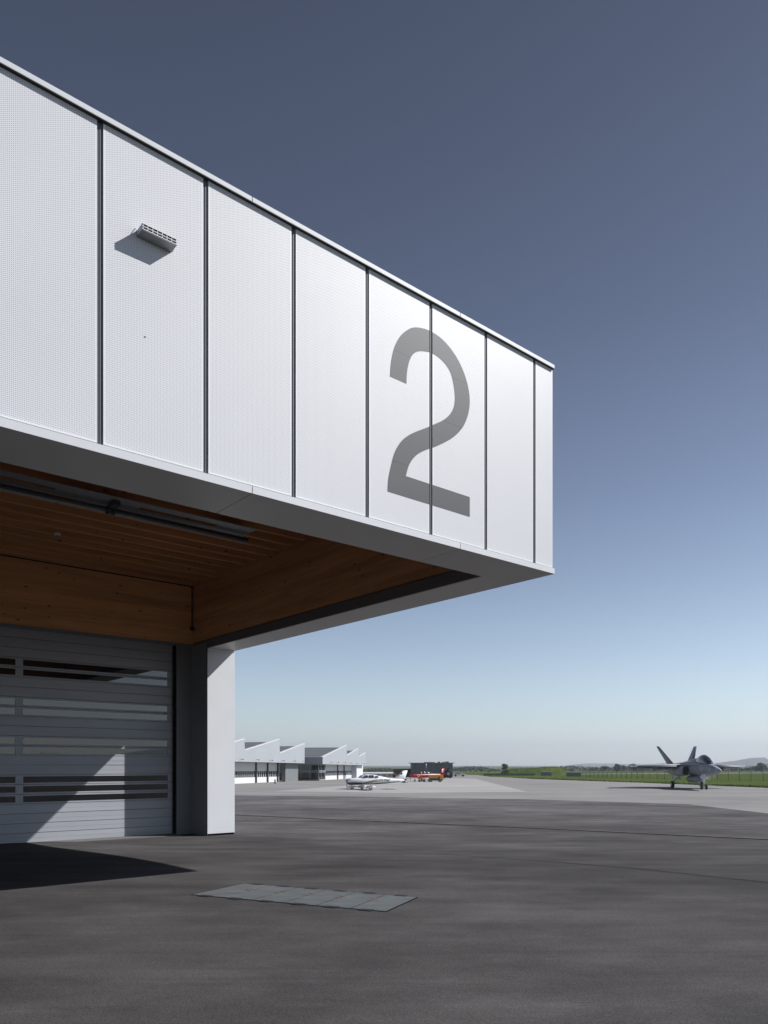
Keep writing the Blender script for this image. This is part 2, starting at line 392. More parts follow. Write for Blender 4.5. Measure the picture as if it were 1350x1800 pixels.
for k in range(21):
    y = 1.14 + .66*k + .02
    if y > 14.7: break
    c = MB(); c.box(XL, -.99, y, y+.11, 8.69, 9.0); c.build('ceiling_joist', M['timber_joist'], B)
c = MB(); c.box(XL, -.92, 1.12, 14.79, 9.0, 9.06); c.build('timber_ceiling', M['timber_joist'], B)
c = MB(); c.box(XL, -.055, .15, 30, 9.08, ZT-.012); c.box(XL, -.3, .5, 30, ZT-.01, ZT+.03); c.build('roof', M['dark_metal'], B)
# column, jamb, rear walls
c = MB(); c.box(-1.04, 0, 13.63, 14.78, .06, ZS-.004); c.build('column', M['white_metal'], B, bevel=.006)
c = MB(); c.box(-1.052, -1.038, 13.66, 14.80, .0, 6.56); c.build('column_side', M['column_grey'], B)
c = MB(); c.box(-1.056, -1.036, 13.615, 13.66, -.02, ZS-.004); c.build('column_trim', M['dark_metal'], B)
c = MB(); c.box(-.96, -.02, 13.66, 14.7, -.1, .06); c.build('plinth', M['joint_black'], B)
c = MB(); c.box(-1.03, -.012, 13.615, 13.63, ZS-.06, ZS-.004); c.build('column_cap', M['edge_metal'], B)
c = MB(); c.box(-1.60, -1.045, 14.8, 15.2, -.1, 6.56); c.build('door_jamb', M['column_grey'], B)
c = MB(); c.box(-1.63, -1.60, 14.86, 15.2, -.1, 6.56); c.build('door_guide', M['joint_black'], B)
c = MB(); c.box(-.5, 0, 14.78, 30, -.3, ZS+.05); c.box(XL, -.5, 29.5, 30, -.3, 9.08); c.box(XL, XL+.3, 15, 29.5, -.3, 9.08); c.box(-.5, 0, 14.0, 30, ZS+.05, 9.06)
c.build('rear_wall', M['white_metal'], B)
c = MB(); c.box(XL, -1.62, 14.35, 15.06, -.3, .012); c.build('threshold', M['concrete_strip'], B)

# roller door
D = MB()
rows = 22; pz = 6.6/rows; x0, x1 = -13.4, -1.63; yd = 15.10
WIN = [r for r in (4,5,6,9,10,13,14,17,18)]
mull = [(-6.69, -6.47), (-11.7, -11.48)]
cells = [(-1.80, -6.47), (-6.69, -11.48)]
for r in range(rows):
    z0, z1 = r*pz+.012, (r+1)*pz
    if r not in WIN:
        D.box(x0, x1, yd, yd+.05, z0, z1-.006); D.box(x0, x1, yd+.012, yd+.05, z1-.006, z1+.0)
        D.box(x0, x1, yd-.004, yd, z0+.135, z0+.150)
    else:
        wz0, wz1 = z0+.045, z1-.05
        D.box(x0, x1, yd, yd+.05, z0, wz0); D.box(x0, x1, yd, yd+.05, wz1, z1-.006)
        D.box(-1.80, x1, yd, yd+.05, wz0, wz1); D.box(-6.69, -6.47, yd, yd+.05, wz0, wz1); D.box(-11.70, -11.48, yd, yd+.05, wz0, wz1); D.box(x0, -13.2, yd, yd+.05, wz0, wz1)
door = D.build('roller_door', M['door_metal'], B)
for r in WIN:
    z0, z1 = r*pz+.012+.045, (r+1)*pz-.05
    for a, b in ((-6.47, -1.80), (-11.48, -6.69), (-13.2, -11.70)):
        c = MB(); c.box(a, b, yd+.022, yd+.03, z0, z1); c.build('window', M['door_glass'], door)
c = MB(); c.box(x0, x1, yd-.01, yd+.06, -.05, .012); c.build('bottom_seal', M['rubber'], door)
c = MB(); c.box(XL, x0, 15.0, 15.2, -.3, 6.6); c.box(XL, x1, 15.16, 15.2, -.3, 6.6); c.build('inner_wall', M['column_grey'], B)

# the big numeral 2, cut where the panel joint crosses it
def cat(ps, n=5):
    o = []
    for i in range(len(ps)-1):
        p0 = ps[max(i-1, 0)]; p1 = ps[i]; p2 = ps[i+1]; p3 = ps[min(i+2, len(ps)-1)]
        for k in range(n):
            t = k/n
            o.append(tuple(.5*((2*p1[j]) + (-p0[j]+p2[j])*t + (2*p0[j]-5*p1[j]+4*p2[j]-p3[j])*t*t + (-p0[j]+3*p1[j]-3*p2[j]+p3[j])*t**3) for j in (0, 1)))
    o.append(ps[-1]); return o
outer = cat([(-4.461,9.016), (-4.43,9.30), (-4.35,9.57), (-4.20,9.82), (-3.96,10.03), (-3.70,10.12), (-3.45,10.14), (-3.19,10.095), (-2.95,9.98), (-2.74,9.80), (-2.58,9.55), (-2.503,9.27), (-2.53,9.00), (-2.63,8.76), (-2.76,8.58), (-2.95,8.40), (-3.18,8.24), (-3.433,8.09), (-3.65,7.975), (-3.86,7.83), (-4.02,7.63), (-4.10,7.41)])
inner = cat([(-4.515,7.045), (-4.50,7.25), (-4.45,7.46), (-4.36,7.74), (-4.21,7.975), (-4.04,8.13), (-3.84,8.26), (-3.62,8.385), (-3.43,8.50), (-3.22,8.63), (-3.05,8.775), (-2.94,8.93), (-2.895,9.10), (-2.905,9.27), (-2.95,9.45), (-3.03,9.60), (-3.20,9.71), (-3.45,9.76), (-3.72,9.71), (-3.90,9.61), (-4.01,9.45), (-4.07,9.23), (-4.085,9.014)])
outline = outer + [(-2.50,7.415), (-2.50,7.045)] + inner
for lo, hi in ((-9, -3.539), (-3.461, 0)):
    bm = bmesh.new(); vv = [bm.verts.new((a, 0, b)) for a, b in outline]
    for t in tessellate_polygon([[Vector((a, b, 0)) for a, b in outline]]):
        bm.faces.new([vv[i] for i in t])
    for cut, no in ((lo, -1), (hi, 1)):
        bmesh.ops.bisect_plane(bm, geom=bm.verts[:]+bm.edges[:]+bm.faces[:], plane_co=(cut, 0, 0), plane_no=(no, 0, 0), clear_outer=True)
    for f in bm.faces:
        if f.normal.y > 0: f.normal_flip()
    me = bpy.data.meshes.new('numeral'); bm.to_mesh(me); bm.free(); me.materials.append(M['numeral_perforation'])
    o = bpy.data.objects.new('numeral', me); col.objects.link(o); o.parent = B; o.location = (0, .047, 0)

# ventilation outlet on the second panel from the left
c = MB(); vx0, vx1, vy0, vy1, vz0, vz1 = -8.86, -8.38, -.14, .05, 9.39, 9.465
c.box(vx0, vx1, vy0, vy1, vz1-.006, vz1); c.box(vx0, vx1, vy0, vy1, vz0, vz0+.006)
c.box(vx0, vx0+.006, vy0, vy1, vz0+.006, vz1-.006); c.box(vx1-.006, vx1, vy0, vy1, vz0+.006, vz1-.006)
vent = c.build('ventilation_outlet', M['galv'], B)
c = MB(); c.box(vx0+.006, vx1-.006, vy0+.05, vy1-.005, vz0+.006, vz1-.006); c.build('duct', M['black'], vent)
c = MB(); dx = (vx1-vx0-.02)/7
for k in range(8): c.box(vx0+.006+k*dx, vx0+.013+k*dx, vy0-.004, vy0+.02, vz0-.002, vz1+.002)
for z in (vz0-.002, (vz0+vz1)/2-.004, vz1-.006): c.box(vx0, vx1, vy0-.006, vy0+.018, z, z+.008)
c.build('grille', M['edge_metal'], vent)
for s in (-1, 1):
    xx = vx0-.02 if s < 0 else vx1+.02
    c = MB(); c.tube((xx, .0, 9.43), (xx, .05, 9.49 if s < 0 else 9.41), .004); c.tube((xx, .0, 9.43), ((vx0 if s < 0 else vx1), .0, 9.43), .004)
    c.build('bracket', M['steel'], vent)
c = MB(); c.tube((-8.745, .043, 8.107), (-8.745, .052, 8.107), .009); c.build('fixing', M['black'], B)

def onB(x, y, z=0): return (CX+Ux*x+Vx*y, CY+Uy*x+Vy*y, z)
# radiant tube heater under the ceiling
H = empty('tube_heater', onB(-6.4, 7.7, 8.35), PHI); tag(H, 'long dark tube heater with grey reflector hung under the timber ceiling', 'heater')
c = MB(); c.box(-9, 3.55, -.46, -.16, .13, .145); c.box(-9, 3.55, .02, .30, .13, .145); c.box(2.6, 3.55, -.16, .02, .13, .145); c.box(-1.3, .6, -.16, .02, .13, .145); c.build('reflector', M['galv'], H)
c = MB(); c.tube((-9, .10, .0), (3.6, .10, .0), .05, n=12); c.build('heating_tube', M['dark_metal'], H)
c = MB(); c.tube((-9, .22, -.01), (3.6, .22, -.01), .05, n=12); c.build('return_tube', M['galv'], H)
c = MB(); c.box(-.09, .09, -.25, .0, .02, .13); c.tube((-.09, .14, .0), (-.03, .14, .0), .10, n=14); c.tube((.03, .14, .0), (.09, .14, .0), .10, n=14); c.build('clamp', M['dark_metal'], H)
for xx in (-7.5, 0, 3.2):
    for yy in (-.3, .2):
        c = MB(); c.tube((xx, yy, .145), (xx, yy, .34), .008, n=6); c.build('hanger', M['steel'], H)
S = empty('smoke_detector', onB(-6.50, 11.56, 8.69), PHI); tag(S, 'small pale round smoke detector on the timber ceiling', 'detector')
c = MB(); c.tube((0,0,-.06), (0,0,0), .07, .09, 14); c.build('housing', M['edge_metal'], S); c = MB(); c.tube((0,0,-.08), (0,0,-.06), .03, .05, 12); c.build('sensor', M['galv'], S)
K = empty('cable_box', onB(-1.06, 14.74, 7.20), PHI); tag(K, 'small black junction box with thin cable in the timber corner', 'junction box')
c = MB(); c.box(-.05, .05, -.05, .04, -.08, .06); c.tube((-.09, -.02, -.02), (.09, -.02, -.02), .035, n=8); c.build('box', M['black'], K)
c = MB(); c.tube((0, .03, .06), (0, .03, 1.48), .012, n=6); c.tube((.035, .03, .06), (.035, .03, 1.48), .008, n=6); c.build('cable', M['black'], K)

# ------------------------------------------------------------------ FAR HANGARS
def wall_lamp_row(parent, xs, y, z):
    for s in xs:
        c = MB(); c.box(s-.04, s+.04, y-.4, y, z, z+.05); c.box(s-.10, s+.10, y-.55, y-.4, z-.08, z+.06); c.build('wall_lamp', M['dark_metal'], parent)
def saw(parent, teeth, ov, depth, zs, wall_x):
    """teeth: (s0, z0, s1, z1) slopes along local x; gable wall stands at y=0 facing -y, roofs run back to y=depth"""
    pts = [(teeth[0][0], 0, zs)]
    for s0, z0, s1, z1 in teeth: pts += [(s0, 0, z0), (s1, 0, z1)]
    pts.append((teeth[-1][2], 0, zs))
    wall = MB(); wall.prism(pts, (0, .35, 0)); wo = wall.build('gable_wall', M['hangar_white'], parent)
    for s0, z0, s1, z1 in teeth:
        r_ = MB(); r_.prism([(s0+.02, .36, z0-.45), (s1-.02, .36, z1-.45), (s1-.02, .36, z1-.75), (s0+.02, .36, z0-.75)], (0, depth, 0)); rr = r_.build('sloped_roof', M['hangar_roof'], parent)
        d = Vector((s1-s0, 0, z1-z0)).normalized(); n = Vector((-d.z, 0, d.x))
        e = MB(); a = Vector((s0, -.05, z0)); b = Vector((s1, -.05, z1)); e.prism([a, b, b+n*.10, a+n*.10], (0, .5, 0)); e.build('verge', M['hangar_door_white'], parent)
        gl = MB(); gl.box(s1-.3, s1-.06, .36, depth, zs+.2, z1-.46); gl.build('north_light', M['glass_dark'], parent)
# local frame: x runs away along the facade, -y faces the apron
def hangar_frame(name, A, Bp):
    A, Bp = Vector(A), Vector(Bp); rz = math.atan2(Bp.y-A.y, Bp.x-A.x)
    o = empty(name, (A.x, A.y, g(A.y)), rz); o.rotation_euler = (0, R(.315), rz); return o, (Bp-A).length
def hangar_doors(parent, x0, x1, posts, yb, ztop, wins):
    c = MB(); c.box(x0, x1, yb, yb+.1, 0, ztop); w_ = c.build('door_leaf', M['hangar_door_white'], parent)
    for a, b in zip([x0]+posts, posts+[x1]):
        c = MB(); c.box(a+.25, b-.25, yb-.012, yb, *wins); pane = c.build('window', M['glass_dark'], parent)
        c = MB(); n = max(2, int((b-a)/.8))
        for k in range(1, n): xx = a+(b-a)*k/n; c.box(xx-.07, xx+.07, yb-.03, yb-.012, *wins)
        c.build('window_bar', M['hangar_door_white'], pane)
    for p in posts:
        c = MB(); c.box(p-.18, p+.18, yb-.22, yb-.035, 0, ztop); c.build('door_post', M['dark_metal'], parent)
# first range
HA, L1 = hangar_frame('sawtooth_hangar', (-25.6, 95), (-15.16, 142.73))
tag(HA, 'long pale hangar with sawtooth roof directly right of the white column', 'hangar')
def s_of(px):   # distance along the facade where the picture column px meets it (used once to read off the survey)
    k = (px-675)/1309; A = Vector((-25.6, 95)); d = Vector((10.44, 47.73)).normalized()
    return (k*A.y-A.x)/(d.x-k*d.y)
def z_of(px, py, s0=(-25.6, 95), d=(10.44, 47.73)):
    A = Vector(s0); dd = Vector(d).normalized(); k = (px-675)/1309; s = (k*A.y-A.x)/(dd.x-k*dd.y); Y = A.y+dd.y*s
    return s, CAMH+(1345-py)*Y/1309 - g(Y)
t1 = []
for (xa, ya), (xb, yb) in (((402, 1308), (429.5, 1299.2)), ((430.4, 1319.2), (491.2, 1299.8)), ((491.8, 1324.4), (535.4, 1307.3))):
    a, b = z_of(xa, ya), z_of(xb, yb); t1.append((a[0], a[1], b[0], b[1]))
zs1 = z_of(480, 1340.3)[1]
saw(HA, t1, 0, 26, zs1, 0)
hangar_doors(HA, -2, t1[-1][2]-7.5, [s_of(472), s_of(491.5), s_of(508.5)], 2.3, zs1-.03, (.95, 1.95))
c = MB(); c.box(-2, t1[-1][2], .36, 2.4, zs1, zs1+.2); c.build('soffit', M['hangar_mid_grey'], HA)
c = MB(); c.box(t1[-1][2]-7.4, t1[-1][2]-.3, 1.2, 1.9, 0, zs1-.02); c.build('entrance_wall', M['column_grey'], HA)
wall_lamp_row(HA, [s_of(p) for p in (422, 450, 474, 495, 515, 532)], 0, zs1+.35)
# second range, standing forward of the first
A2 = (-12.19, 147.7); B2 = (-4.77, 189.09); D2 = (B2[0]-A2[0], B2[1]-A2[1])
HB, L2 = hangar_frame('sawtooth_hangar', A2, B2)
tag(HB, 'farther sawtooth roofed hangar with glazed entrance and large dark roof slope', 'hangar')
t2 = []
for (xa, ya), (xb, yb) in (((567.1, 1331.1), (609.3, 1310.3)), ((610, 1328.3), (630, 1316.1)), ((630.8, 1330.5), (642.7, 1323.5))):
    a, b = z_of(xa, ya, A2, D2), z_of(xb, yb, A2, D2); t2.append((a[0], a[1], b[0], b[1]))
zs2 = z_of(600, 1344.0, A2, D2)[1]
saw(HB, t2, 0, 30, zs2, 0)
s2 = lambda p: z_of(p, 1340, A2, D2)[0]
hangar_doors(HB, s2(578.5), s2(633), [s2(608.7), s2(619.5)], 2.1, zs2-.03, (.9, 1.9))
c = MB(); c.box(0, t2[-1][2], .36, 2.2, zs2, zs2+.2); c.build('soffit', M['hangar_mid_grey'], HB)
c = MB(); c.box(-.02, .3, .36, 30, zs2, t2[0][1]); c.build('end_wall', M['hangar_white'], HB)
c = MB(); c.box(s2(633)+.1, t2[-1][2]+1.0, .9, 3, 0, zs2-.02); c.build('corner_pier', M['hangar_door_white'], HB)
gl = MB(); gl.box(.25, s2(578.5), .8, .9, .1, zs2-.03); gl.box(.15, .25, .8, 12, .1, zs2-.03); ent = gl.build('glazed_entrance', M['glass_dark'], HB)
c = MB()
for z in (.1, zs2/2, zs2/2+.25, zs2-.2): c.box(.1, s2(578.5), .72, .79, z, z+.12); c.box(.08, .145, .8, 12, z, z+.12)
for k in range(7): c.box(.08, .145, .8+k*1.8, .9+k*1.8, .1, zs2-.03)
for xx in (s2(571), s2(577)): c.box(xx-.05, xx+.05, .72, .79, .1, zs2-.03)
c.build('mullion', M['hangar_mid_grey'], ent)
wall_lamp_row(HB, [s2(p) for p in (580, 592, 604, 615, 626, 638)], 0, zs2+.4)

# dark flat-roofed building and low neighbours
DB = empty('grey_hall', (8.05, 215, g(215))); tag(DB, 'dark grey flat roofed hall beyond the red propeller plane', 'building')
c = MB(); c.box(0, 11.8, 0, 12, -.2, 4.0); c.build('wall', M['grey_cladding'], DB)
rf = MB(); rf.box(-.6, 12.3, -.7, 12.5, 4.0, 4.16); rf = rf.build('roof', M['grey_container'], DB)
for a, b, hh in ((3.6,6.6,.18), (7.6,8.2,.3), (8.8,9.2,.22), (9.4,9.6,.32), (9.8,10.7,.34)):
    c = MB(); c.box(a, b, .5, 1.8, 4.16, 4.16+hh); c.build('roof_unit', M['grey_cladding'], rf)
c = MB(); c.box(11.8, 12.8, -.5, 3, 2.15, 2.28); c.build('canopy', M['dark_metal'], DB)
c = MB(); c.box(.2, 11.6, -.06, -.002, 1.72, 1.78); c.build('cladding_joint', M['grey_container'], DB)
SH = empty('open_shed', (4.2, 216, g(216))); tag(SH, 'low dark open shed beside the left end of the grey hall', 'shed')
c = MB(); c.box(-.6, 3.7, -.5, 5, 2.2, 2.4); c.build('roof', M['dark_metal'], SH)
c = MB(); c.box(0, 3.6, 2.5, 3, -.1, 2.2); c.build('wall', M['dark_metal'], SH)
for xx in (0, 1.8, 3.5):
    c = MB(); c.box(xx-.06, xx+.06, -.3, -.18, -.1, 2.2); c.build('post', M['dark_metal'], SH)
WB = empty('white_tent_hall', (-6.5, 225, g(225))); tag(WB, 'long low white storage hall between the hangars and the dark truck', 'hall')
c = MB(); c.box(0, 9.3, 0, 8, -.1, 1.05); c.build('wall', M['hangar_door_white'], WB)
c = MB(); c.prism([(-.15,-.15,1.05), (-.15,4,1.28), (-.15,8.15,1.05)], (9.6,0,0)); c.build('roof', M['edge_metal'], WB)
c = MB()
for k in range(5): c.box(.8+k*1.8, 1.5+k*1.8, -.04, -.002, .15, .8)
c.build('panel', M['hangar_mid_grey'], WB)
TK = empty('dark_truck', (2.55, 200, g(200))); tag(TK, 'dark box truck with orange side behind the tail of the white plane', 'truck')
c = MB(); c.box(0, 2.5, 0, 2.0, 1.1, 2.35); c.build('box_body', M['dark_metal'], TK, bevel=.05)
c = MB(); c.box(-.35, .8, -.15, 1.9, .4, 1.2); c.build('cab', M['orange_paint'], TK, bevel=.08)
c = MB(); c.box(.8, 2.5, .1, 1.8, .5, 1.08); c.build('chassis', M['dark_metal'], TK)
for xx in (.2, 2.0):
    c = MB(); c.tube((xx, -.2, .38), (xx, .05, .38), .38, n=16); c.build('wheel', M['rubber'], TK)
MA = empty('lamp_mast', (11.6, 205, g(205))); tag(MA, 'thin antenna mast with white lamp in front of the grey hall', 'mast')
c = MB(); c.tube((0,0,0), (0,0,4.7), .04, .02, 8); c.build('pole', M['galv'], MA)
c = MB(); c.tube((0,0,3.2), (0,0,3.7), .13, n=10); c.tube((0,0,2.8), (0,0,2.95), .1, n=10); c.build('lamp', M['edge_metal'], MA)

# ------------------------------------------------------------------ aircraft helpers
def loft(secs, n=18, axis='y'):
    rr = []
    for s in secs:
        y, zc, hw, hu, hl = s[:5]; e = s[5] if len(s) > 5 else 2.0; xc = s[6] if len(s) > 6 else 0
        r = []
        for k in range(n):
            t = 2*math.pi*k/n; c_, s_ = math.cos(t), math.sin(t)
            px = math.copysign(abs(c_)**(2/e), c_)*hw; pz_ = math.copysign(abs(s_)**(2/e), s_)*(hu if s_ > 0 else hl)
            r.append((xc+px, y, zc+pz_))
        rr.append(r)
    return rr
def wing_mesh(root, tip, thick=.09):
    """root/tip = (x, yLE, yTE, z)"""
    def ring(p, th):
        x, a, b, z = p; cth = abs(a-b)*th
        prof = [(0, 0), (.12, .5), (.35, .62), (.7, .35), (1, .02), (.7, -.2), (.35, -.38), (.12, -.35)]
        return [(x, a+(b-a)*u, z+cth*v) for u, v in prof]
    m = MB(); m.rings([ring(root, thick), ring(tip, thick*.8)]); return m
def fin_mesh(root, tip, th):
    """vertical-ish surface: root/tip = (x, yLE, yTE, z), thickness th across x"""
    def ring(p, t):
        x, a, b, z = p; return [(x+t*v, a+(b-a)*u, z) for u, v in ((0,0), (.3,.5), (1,.08), (1,-.08), (.3,-.5))]
    m = MB(); m.rings([ring(root, th), ring(tip, th*.5)]); return m
def wheel(parent, p, r, w_, rim='steel'):
    c = MB(); x, y, z = p
    c.rings([[(x+dx, y+math.cos(t*math.pi/8)*rr, z+math.sin(t*math.pi/8)*rr) for t in range(16)] for dx, rr in ((-w_/2, r*.8), (-w_*.35, r), (w_*.35, r), (w_/2, r*.8))])
    o = c.build('wheel', M['rubber'], parent)
    c = MB(); c.tube((x-w_*.52, y, z), (x+w_*.52, y, z), r*.45, n=12); c.build('rim', M[rim], o); return o

# ------------------------------------------------------------------ fighter jet (nose along +y)
def fighter():
    J = empty('fighter_jet')
    tag(J, 'grey twin tail fighter jet parked nose towards us beside the grass', 'jet')
    g1, g2 = M['jet_grey'], M['jet_grey_dark']
    c = MB(); c.rings(loft([(10.2,1.95,.03,.03,.03), (9.8,1.95,.17,.17,.17), (9.0,1.97,.33,.34,.34), (7.9,2.02,.47,.50,.46), (6.6,2.10,.56,.62,.56,2.2), (5.0,2.16,.60,.72,.62,2.3), (3.4,2.20,.66,.78,.66,2.5), (1.8,2.22,.90,.76,.66,2.8), (0,2.2,1.35,.66,.62,3.2), (-2.5,2.15,1.42,.62,.62,3.4), (-5,2.12,1.30,.52,.55,3.2), (-6.4,2.12,1.15,.42,.45,3)], 24))
    f = c.build('fuselage', g1, J)
    c = MB(); c.rings(loft([(10.215,1.95,.02,.02,.02), (9.81,1.95,.176,.176,.176), (9.01,1.97,.338,.348,.348)], 24)); c.build('radome', M['jet_grey'], f)
    c = MB(); c.rings(loft([(7.35,2.50,.10,.04,.1), (6.8,2.55,.36,.40,.2), (6.1,2.62,.46,.72,.2), (5.2,2.70,.50,.86,.2), (4.3,2.76,.48,.80,.2), (3.5,2.80,.40,.56,.2), (2.9,2.82,.28,.28,.2)], 20)); can = c.build('canopy', M['canopy_glass'], J)
    c = MB()
    for yy, zt, hw in ((6.85,2.93,.37), (5.0,3.57,.50), (3.55,3.38,.41)):
        n = 14
        for k in range(n):
            a0, a1 = math.pi*k/n, math.pi*(k+1)/n; zc = 2.68
            c.poly([(hw*1.03*math.cos(a0), yy-.04, zc+(zt-zc)*math.sin(a0)*1.03), (hw*1.03*math.cos(a1), yy-.04, zc+(zt-zc)*math.sin(a1)*1.03), (hw*1.03*math.cos(a1), yy+.04, zc+(zt-zc)*math.sin(a1)*1.03), (hw*1.03*math.cos(a0), yy+.04, zc+(zt-zc)*math.sin(a0)*1.03)])
    c.build('canopy_frame', g2, can)
    c = MB(); c.rings(loft([(4.0,2.80,.42,.38,.3), (3.0,2.85,.40,.42,.3), (1,2.75,.42,.36,.3), (-2,2.60,.4,.28,.3), (-5,2.45,.3,.18,.2)], 16)); c.build('spine', g1, J)
    for s in (-1, 1):
        c = MB(); c.rings(loft([(2.35,1.92,.36,.50,.52,4,s*1.12), (1.2,1.90,.42,.54,.54,4,s*1.12), (-1.5,1.92,.46,.56,.56,3.5,s*.98), (-5.5,2.02,.52,.52,.52,2.6,s*.62), (-6.9,2.05,.42,.42,.42,2,s*.58)], 20))
        nac = c.build('engine_intake', g1, J)
        c = MB(); c.rings(loft([(2.37,1.92,.30,.44,.46,4,s*1.12), (2.30,1.92,.30,.44,.46,4,s*1.12)], 20)); c.build('intake_mouth', M['black'], nac)
        c = MB(); c.rings(loft([(-6.9,2.05,.40,.40,.40,2,s*.58), (-7.35,2.05,.30,.30,.30,2,s*.58)], 16)); c.build('exhaust_nozzle', M['dark_metal'], J)
        # leading-edge extension
        c = MB(); c.prism([(s*.50,5.9,2.50), (s*.78,4.6,2.50), (s*1.15,3.1,2.50), (s*1.55,1.3,2.50), (s*1.9,.2,2.50), (s*1.2,-.5,2.50), (s*.5,-.5,2.50)], (0,0,.07)); c.build('wing_root_extension', g1, J)
        c = wing_mesh((s*1.3,1.3,-2.9,2.52), (s*5.95,-.15,-2.0,2.40), .05); wg = c.build('wing', g1, J)
        c = MB(); c.rings([[(s*1.3,-2.6,2.52), (s*1.3,-3.35,2.12), (s*1.3,-3.38,2.06), (s*1.3,-2.6,2.38)], [(s*5.6,-1.75,2.42), (s*5.6,-2.25,2.20), (s*5.6,-2.28,2.15), (s*5.6,-1.75,2.32)]]); c.build('flap', g2, wg)
        c = MB(); c.rings([[(s*1.35,1.25,2.50), (s*1.35,1.5,2.38), (s*1.35,1.48,2.33), (s*1.35,1.1,2.42)], [(s*5.9,-.15,2.42), (s*5.9,.08,2.32), (s*5.9,.06,2.28), (s*5.9,-.3,2.34)]]); c.build('leading_edge_flap', g2, wg)
        c = MB(); c.tube((s*6.05,1.4,2.38), (s*6.05,-1.9,2.38), .065, n=8); c.tube((s*6.05,1.4,2.38), (s*6.05,1.75,2.38), .065, .01, 8); c.build('wingtip_rail', M['white_paint'], wg)
        for xx in (2.3, 3.5):
            c = MB(); c.prism([(s*xx-.06,.6,2.38), (s*xx-.06,-1.9,2.36), (s*xx-.06,-1.5,2.02), (s*xx-.06,.2,2.02)], (.12,0,0)); c.build('pylon', g2, wg)
        c = fin_mesh((s*1.05,-2.2,-5.2,2.55), (s*2.15,-4.75,-5.95,4.66), .16); fn = c.build('tail_fin', g2, J)
        c = MB(); c.box(s*1.80-.02+s*.10, s*1.80+.02+s*.10, -5.35, -5.1, 3.95, 4.0); c.build('fin_antenna', g2, fn)
        c = MB(); xm, zm = s*1.62, 3.65; c.poly([(xm-.13*s-.10,-4.3,zm-.13), (xm-.13*s-.10,-4.56,zm-.13), (xm-.10,-4.56,zm+.13), (xm-.10,-4.3,zm+.13)]); c.build('roundel', M['edge_metal'], fn)
        c = wing_mesh((s*1.2,-4.9,-7.4,2.08), (s*3.3,-6.7,-7.8,2.04), .05); c.build('tailplane', g1, J)
        # main gear
        gr = MB(); gr.tube((s*1.0,-.4,1.6), (s*1.50,-.9,.85), .09, n=8); gr.tube((s*1.50,-.9,.85), (s*1.42,-1.1,.40), .07, n=8); gr.tube((s*.9,-1.3,1.6), (s*1.45,-1.0,.7), .05, n=8); gr = gr.build('main_gear', M['white_paint'], J)
        wheel(gr, (s*1.58, -1.1, .39), .39, .30)
        c = MB(); c.box(s*1.22, s*1.28, -.9, .5, .95, 1.5); c.build('gear_door', g1, J)
    c = MB(); c.rings(loft([(4.6,1.02,.02,.02,.02), (4.2,1.02,.18,.18,.18), (3.2,1.02,.34,.34,.34), (1.6,1.02,.38,.38,.38), (0,1.02,.34,.34,.34), (-1.2,1.02,.14,.14,.14), (-1.6,1.02,.02,.02,.02)], 18)); tk = c.build('fuel_tank', g1, J)
    c = MB(); c.prism([(-.07,3.1,1.38), (-.07,.2,1.38), (-.07,.2,1.62), (-.07,3.1,1.62)], (.14,0,0)); c.build('tank_pylon', g2, tk)
    ng = MB(); ng.tube((0,4.7,1.6), (0,4.9,.34), .075, n=8); ng.tube((0,3.9,1.5), (0,4.85,.7), .045, n=8); ng.tube((-.26,4.9,.30), (.26,4.9,.30), .05, n=8); ng.box(-.14, .14, 4.92, 5.0, .75, .95); ng = ng.build('nose_gear', M['white_paint'], J)
    for s in (-1, 1): wheel(ng, (s*.24, 4.9, .29), .29, .17)
    c = MB(); c.box(.22, .26, 4.9, 6.1, 1.05, 1.6); c.box(-.26, -.22, 4.9, 6.1, 1.05, 1.6); c.build('gear_door', M['white_paint'], J)
    c = MB(); c.rings(loft([(7.8,1.50,.015,.07,.2,2,-.15), (7.55,1.50,.03,.07,.2,2,-.15), (7.5,1.50,.015,.07,.2,2,-.15)], 8)); c.build('antenna_blade', M['white_paint'], J)
    return J
J = fighter(); J.scale = (1.07, 1.07, 1.10)
n_ = Vector((-.11, -1)); J.location = (36.4, 88.6, g(88)-.0); J.rotation_euler = (0, 0, math.atan2(n_.y, n_.x)-math.pi/2)

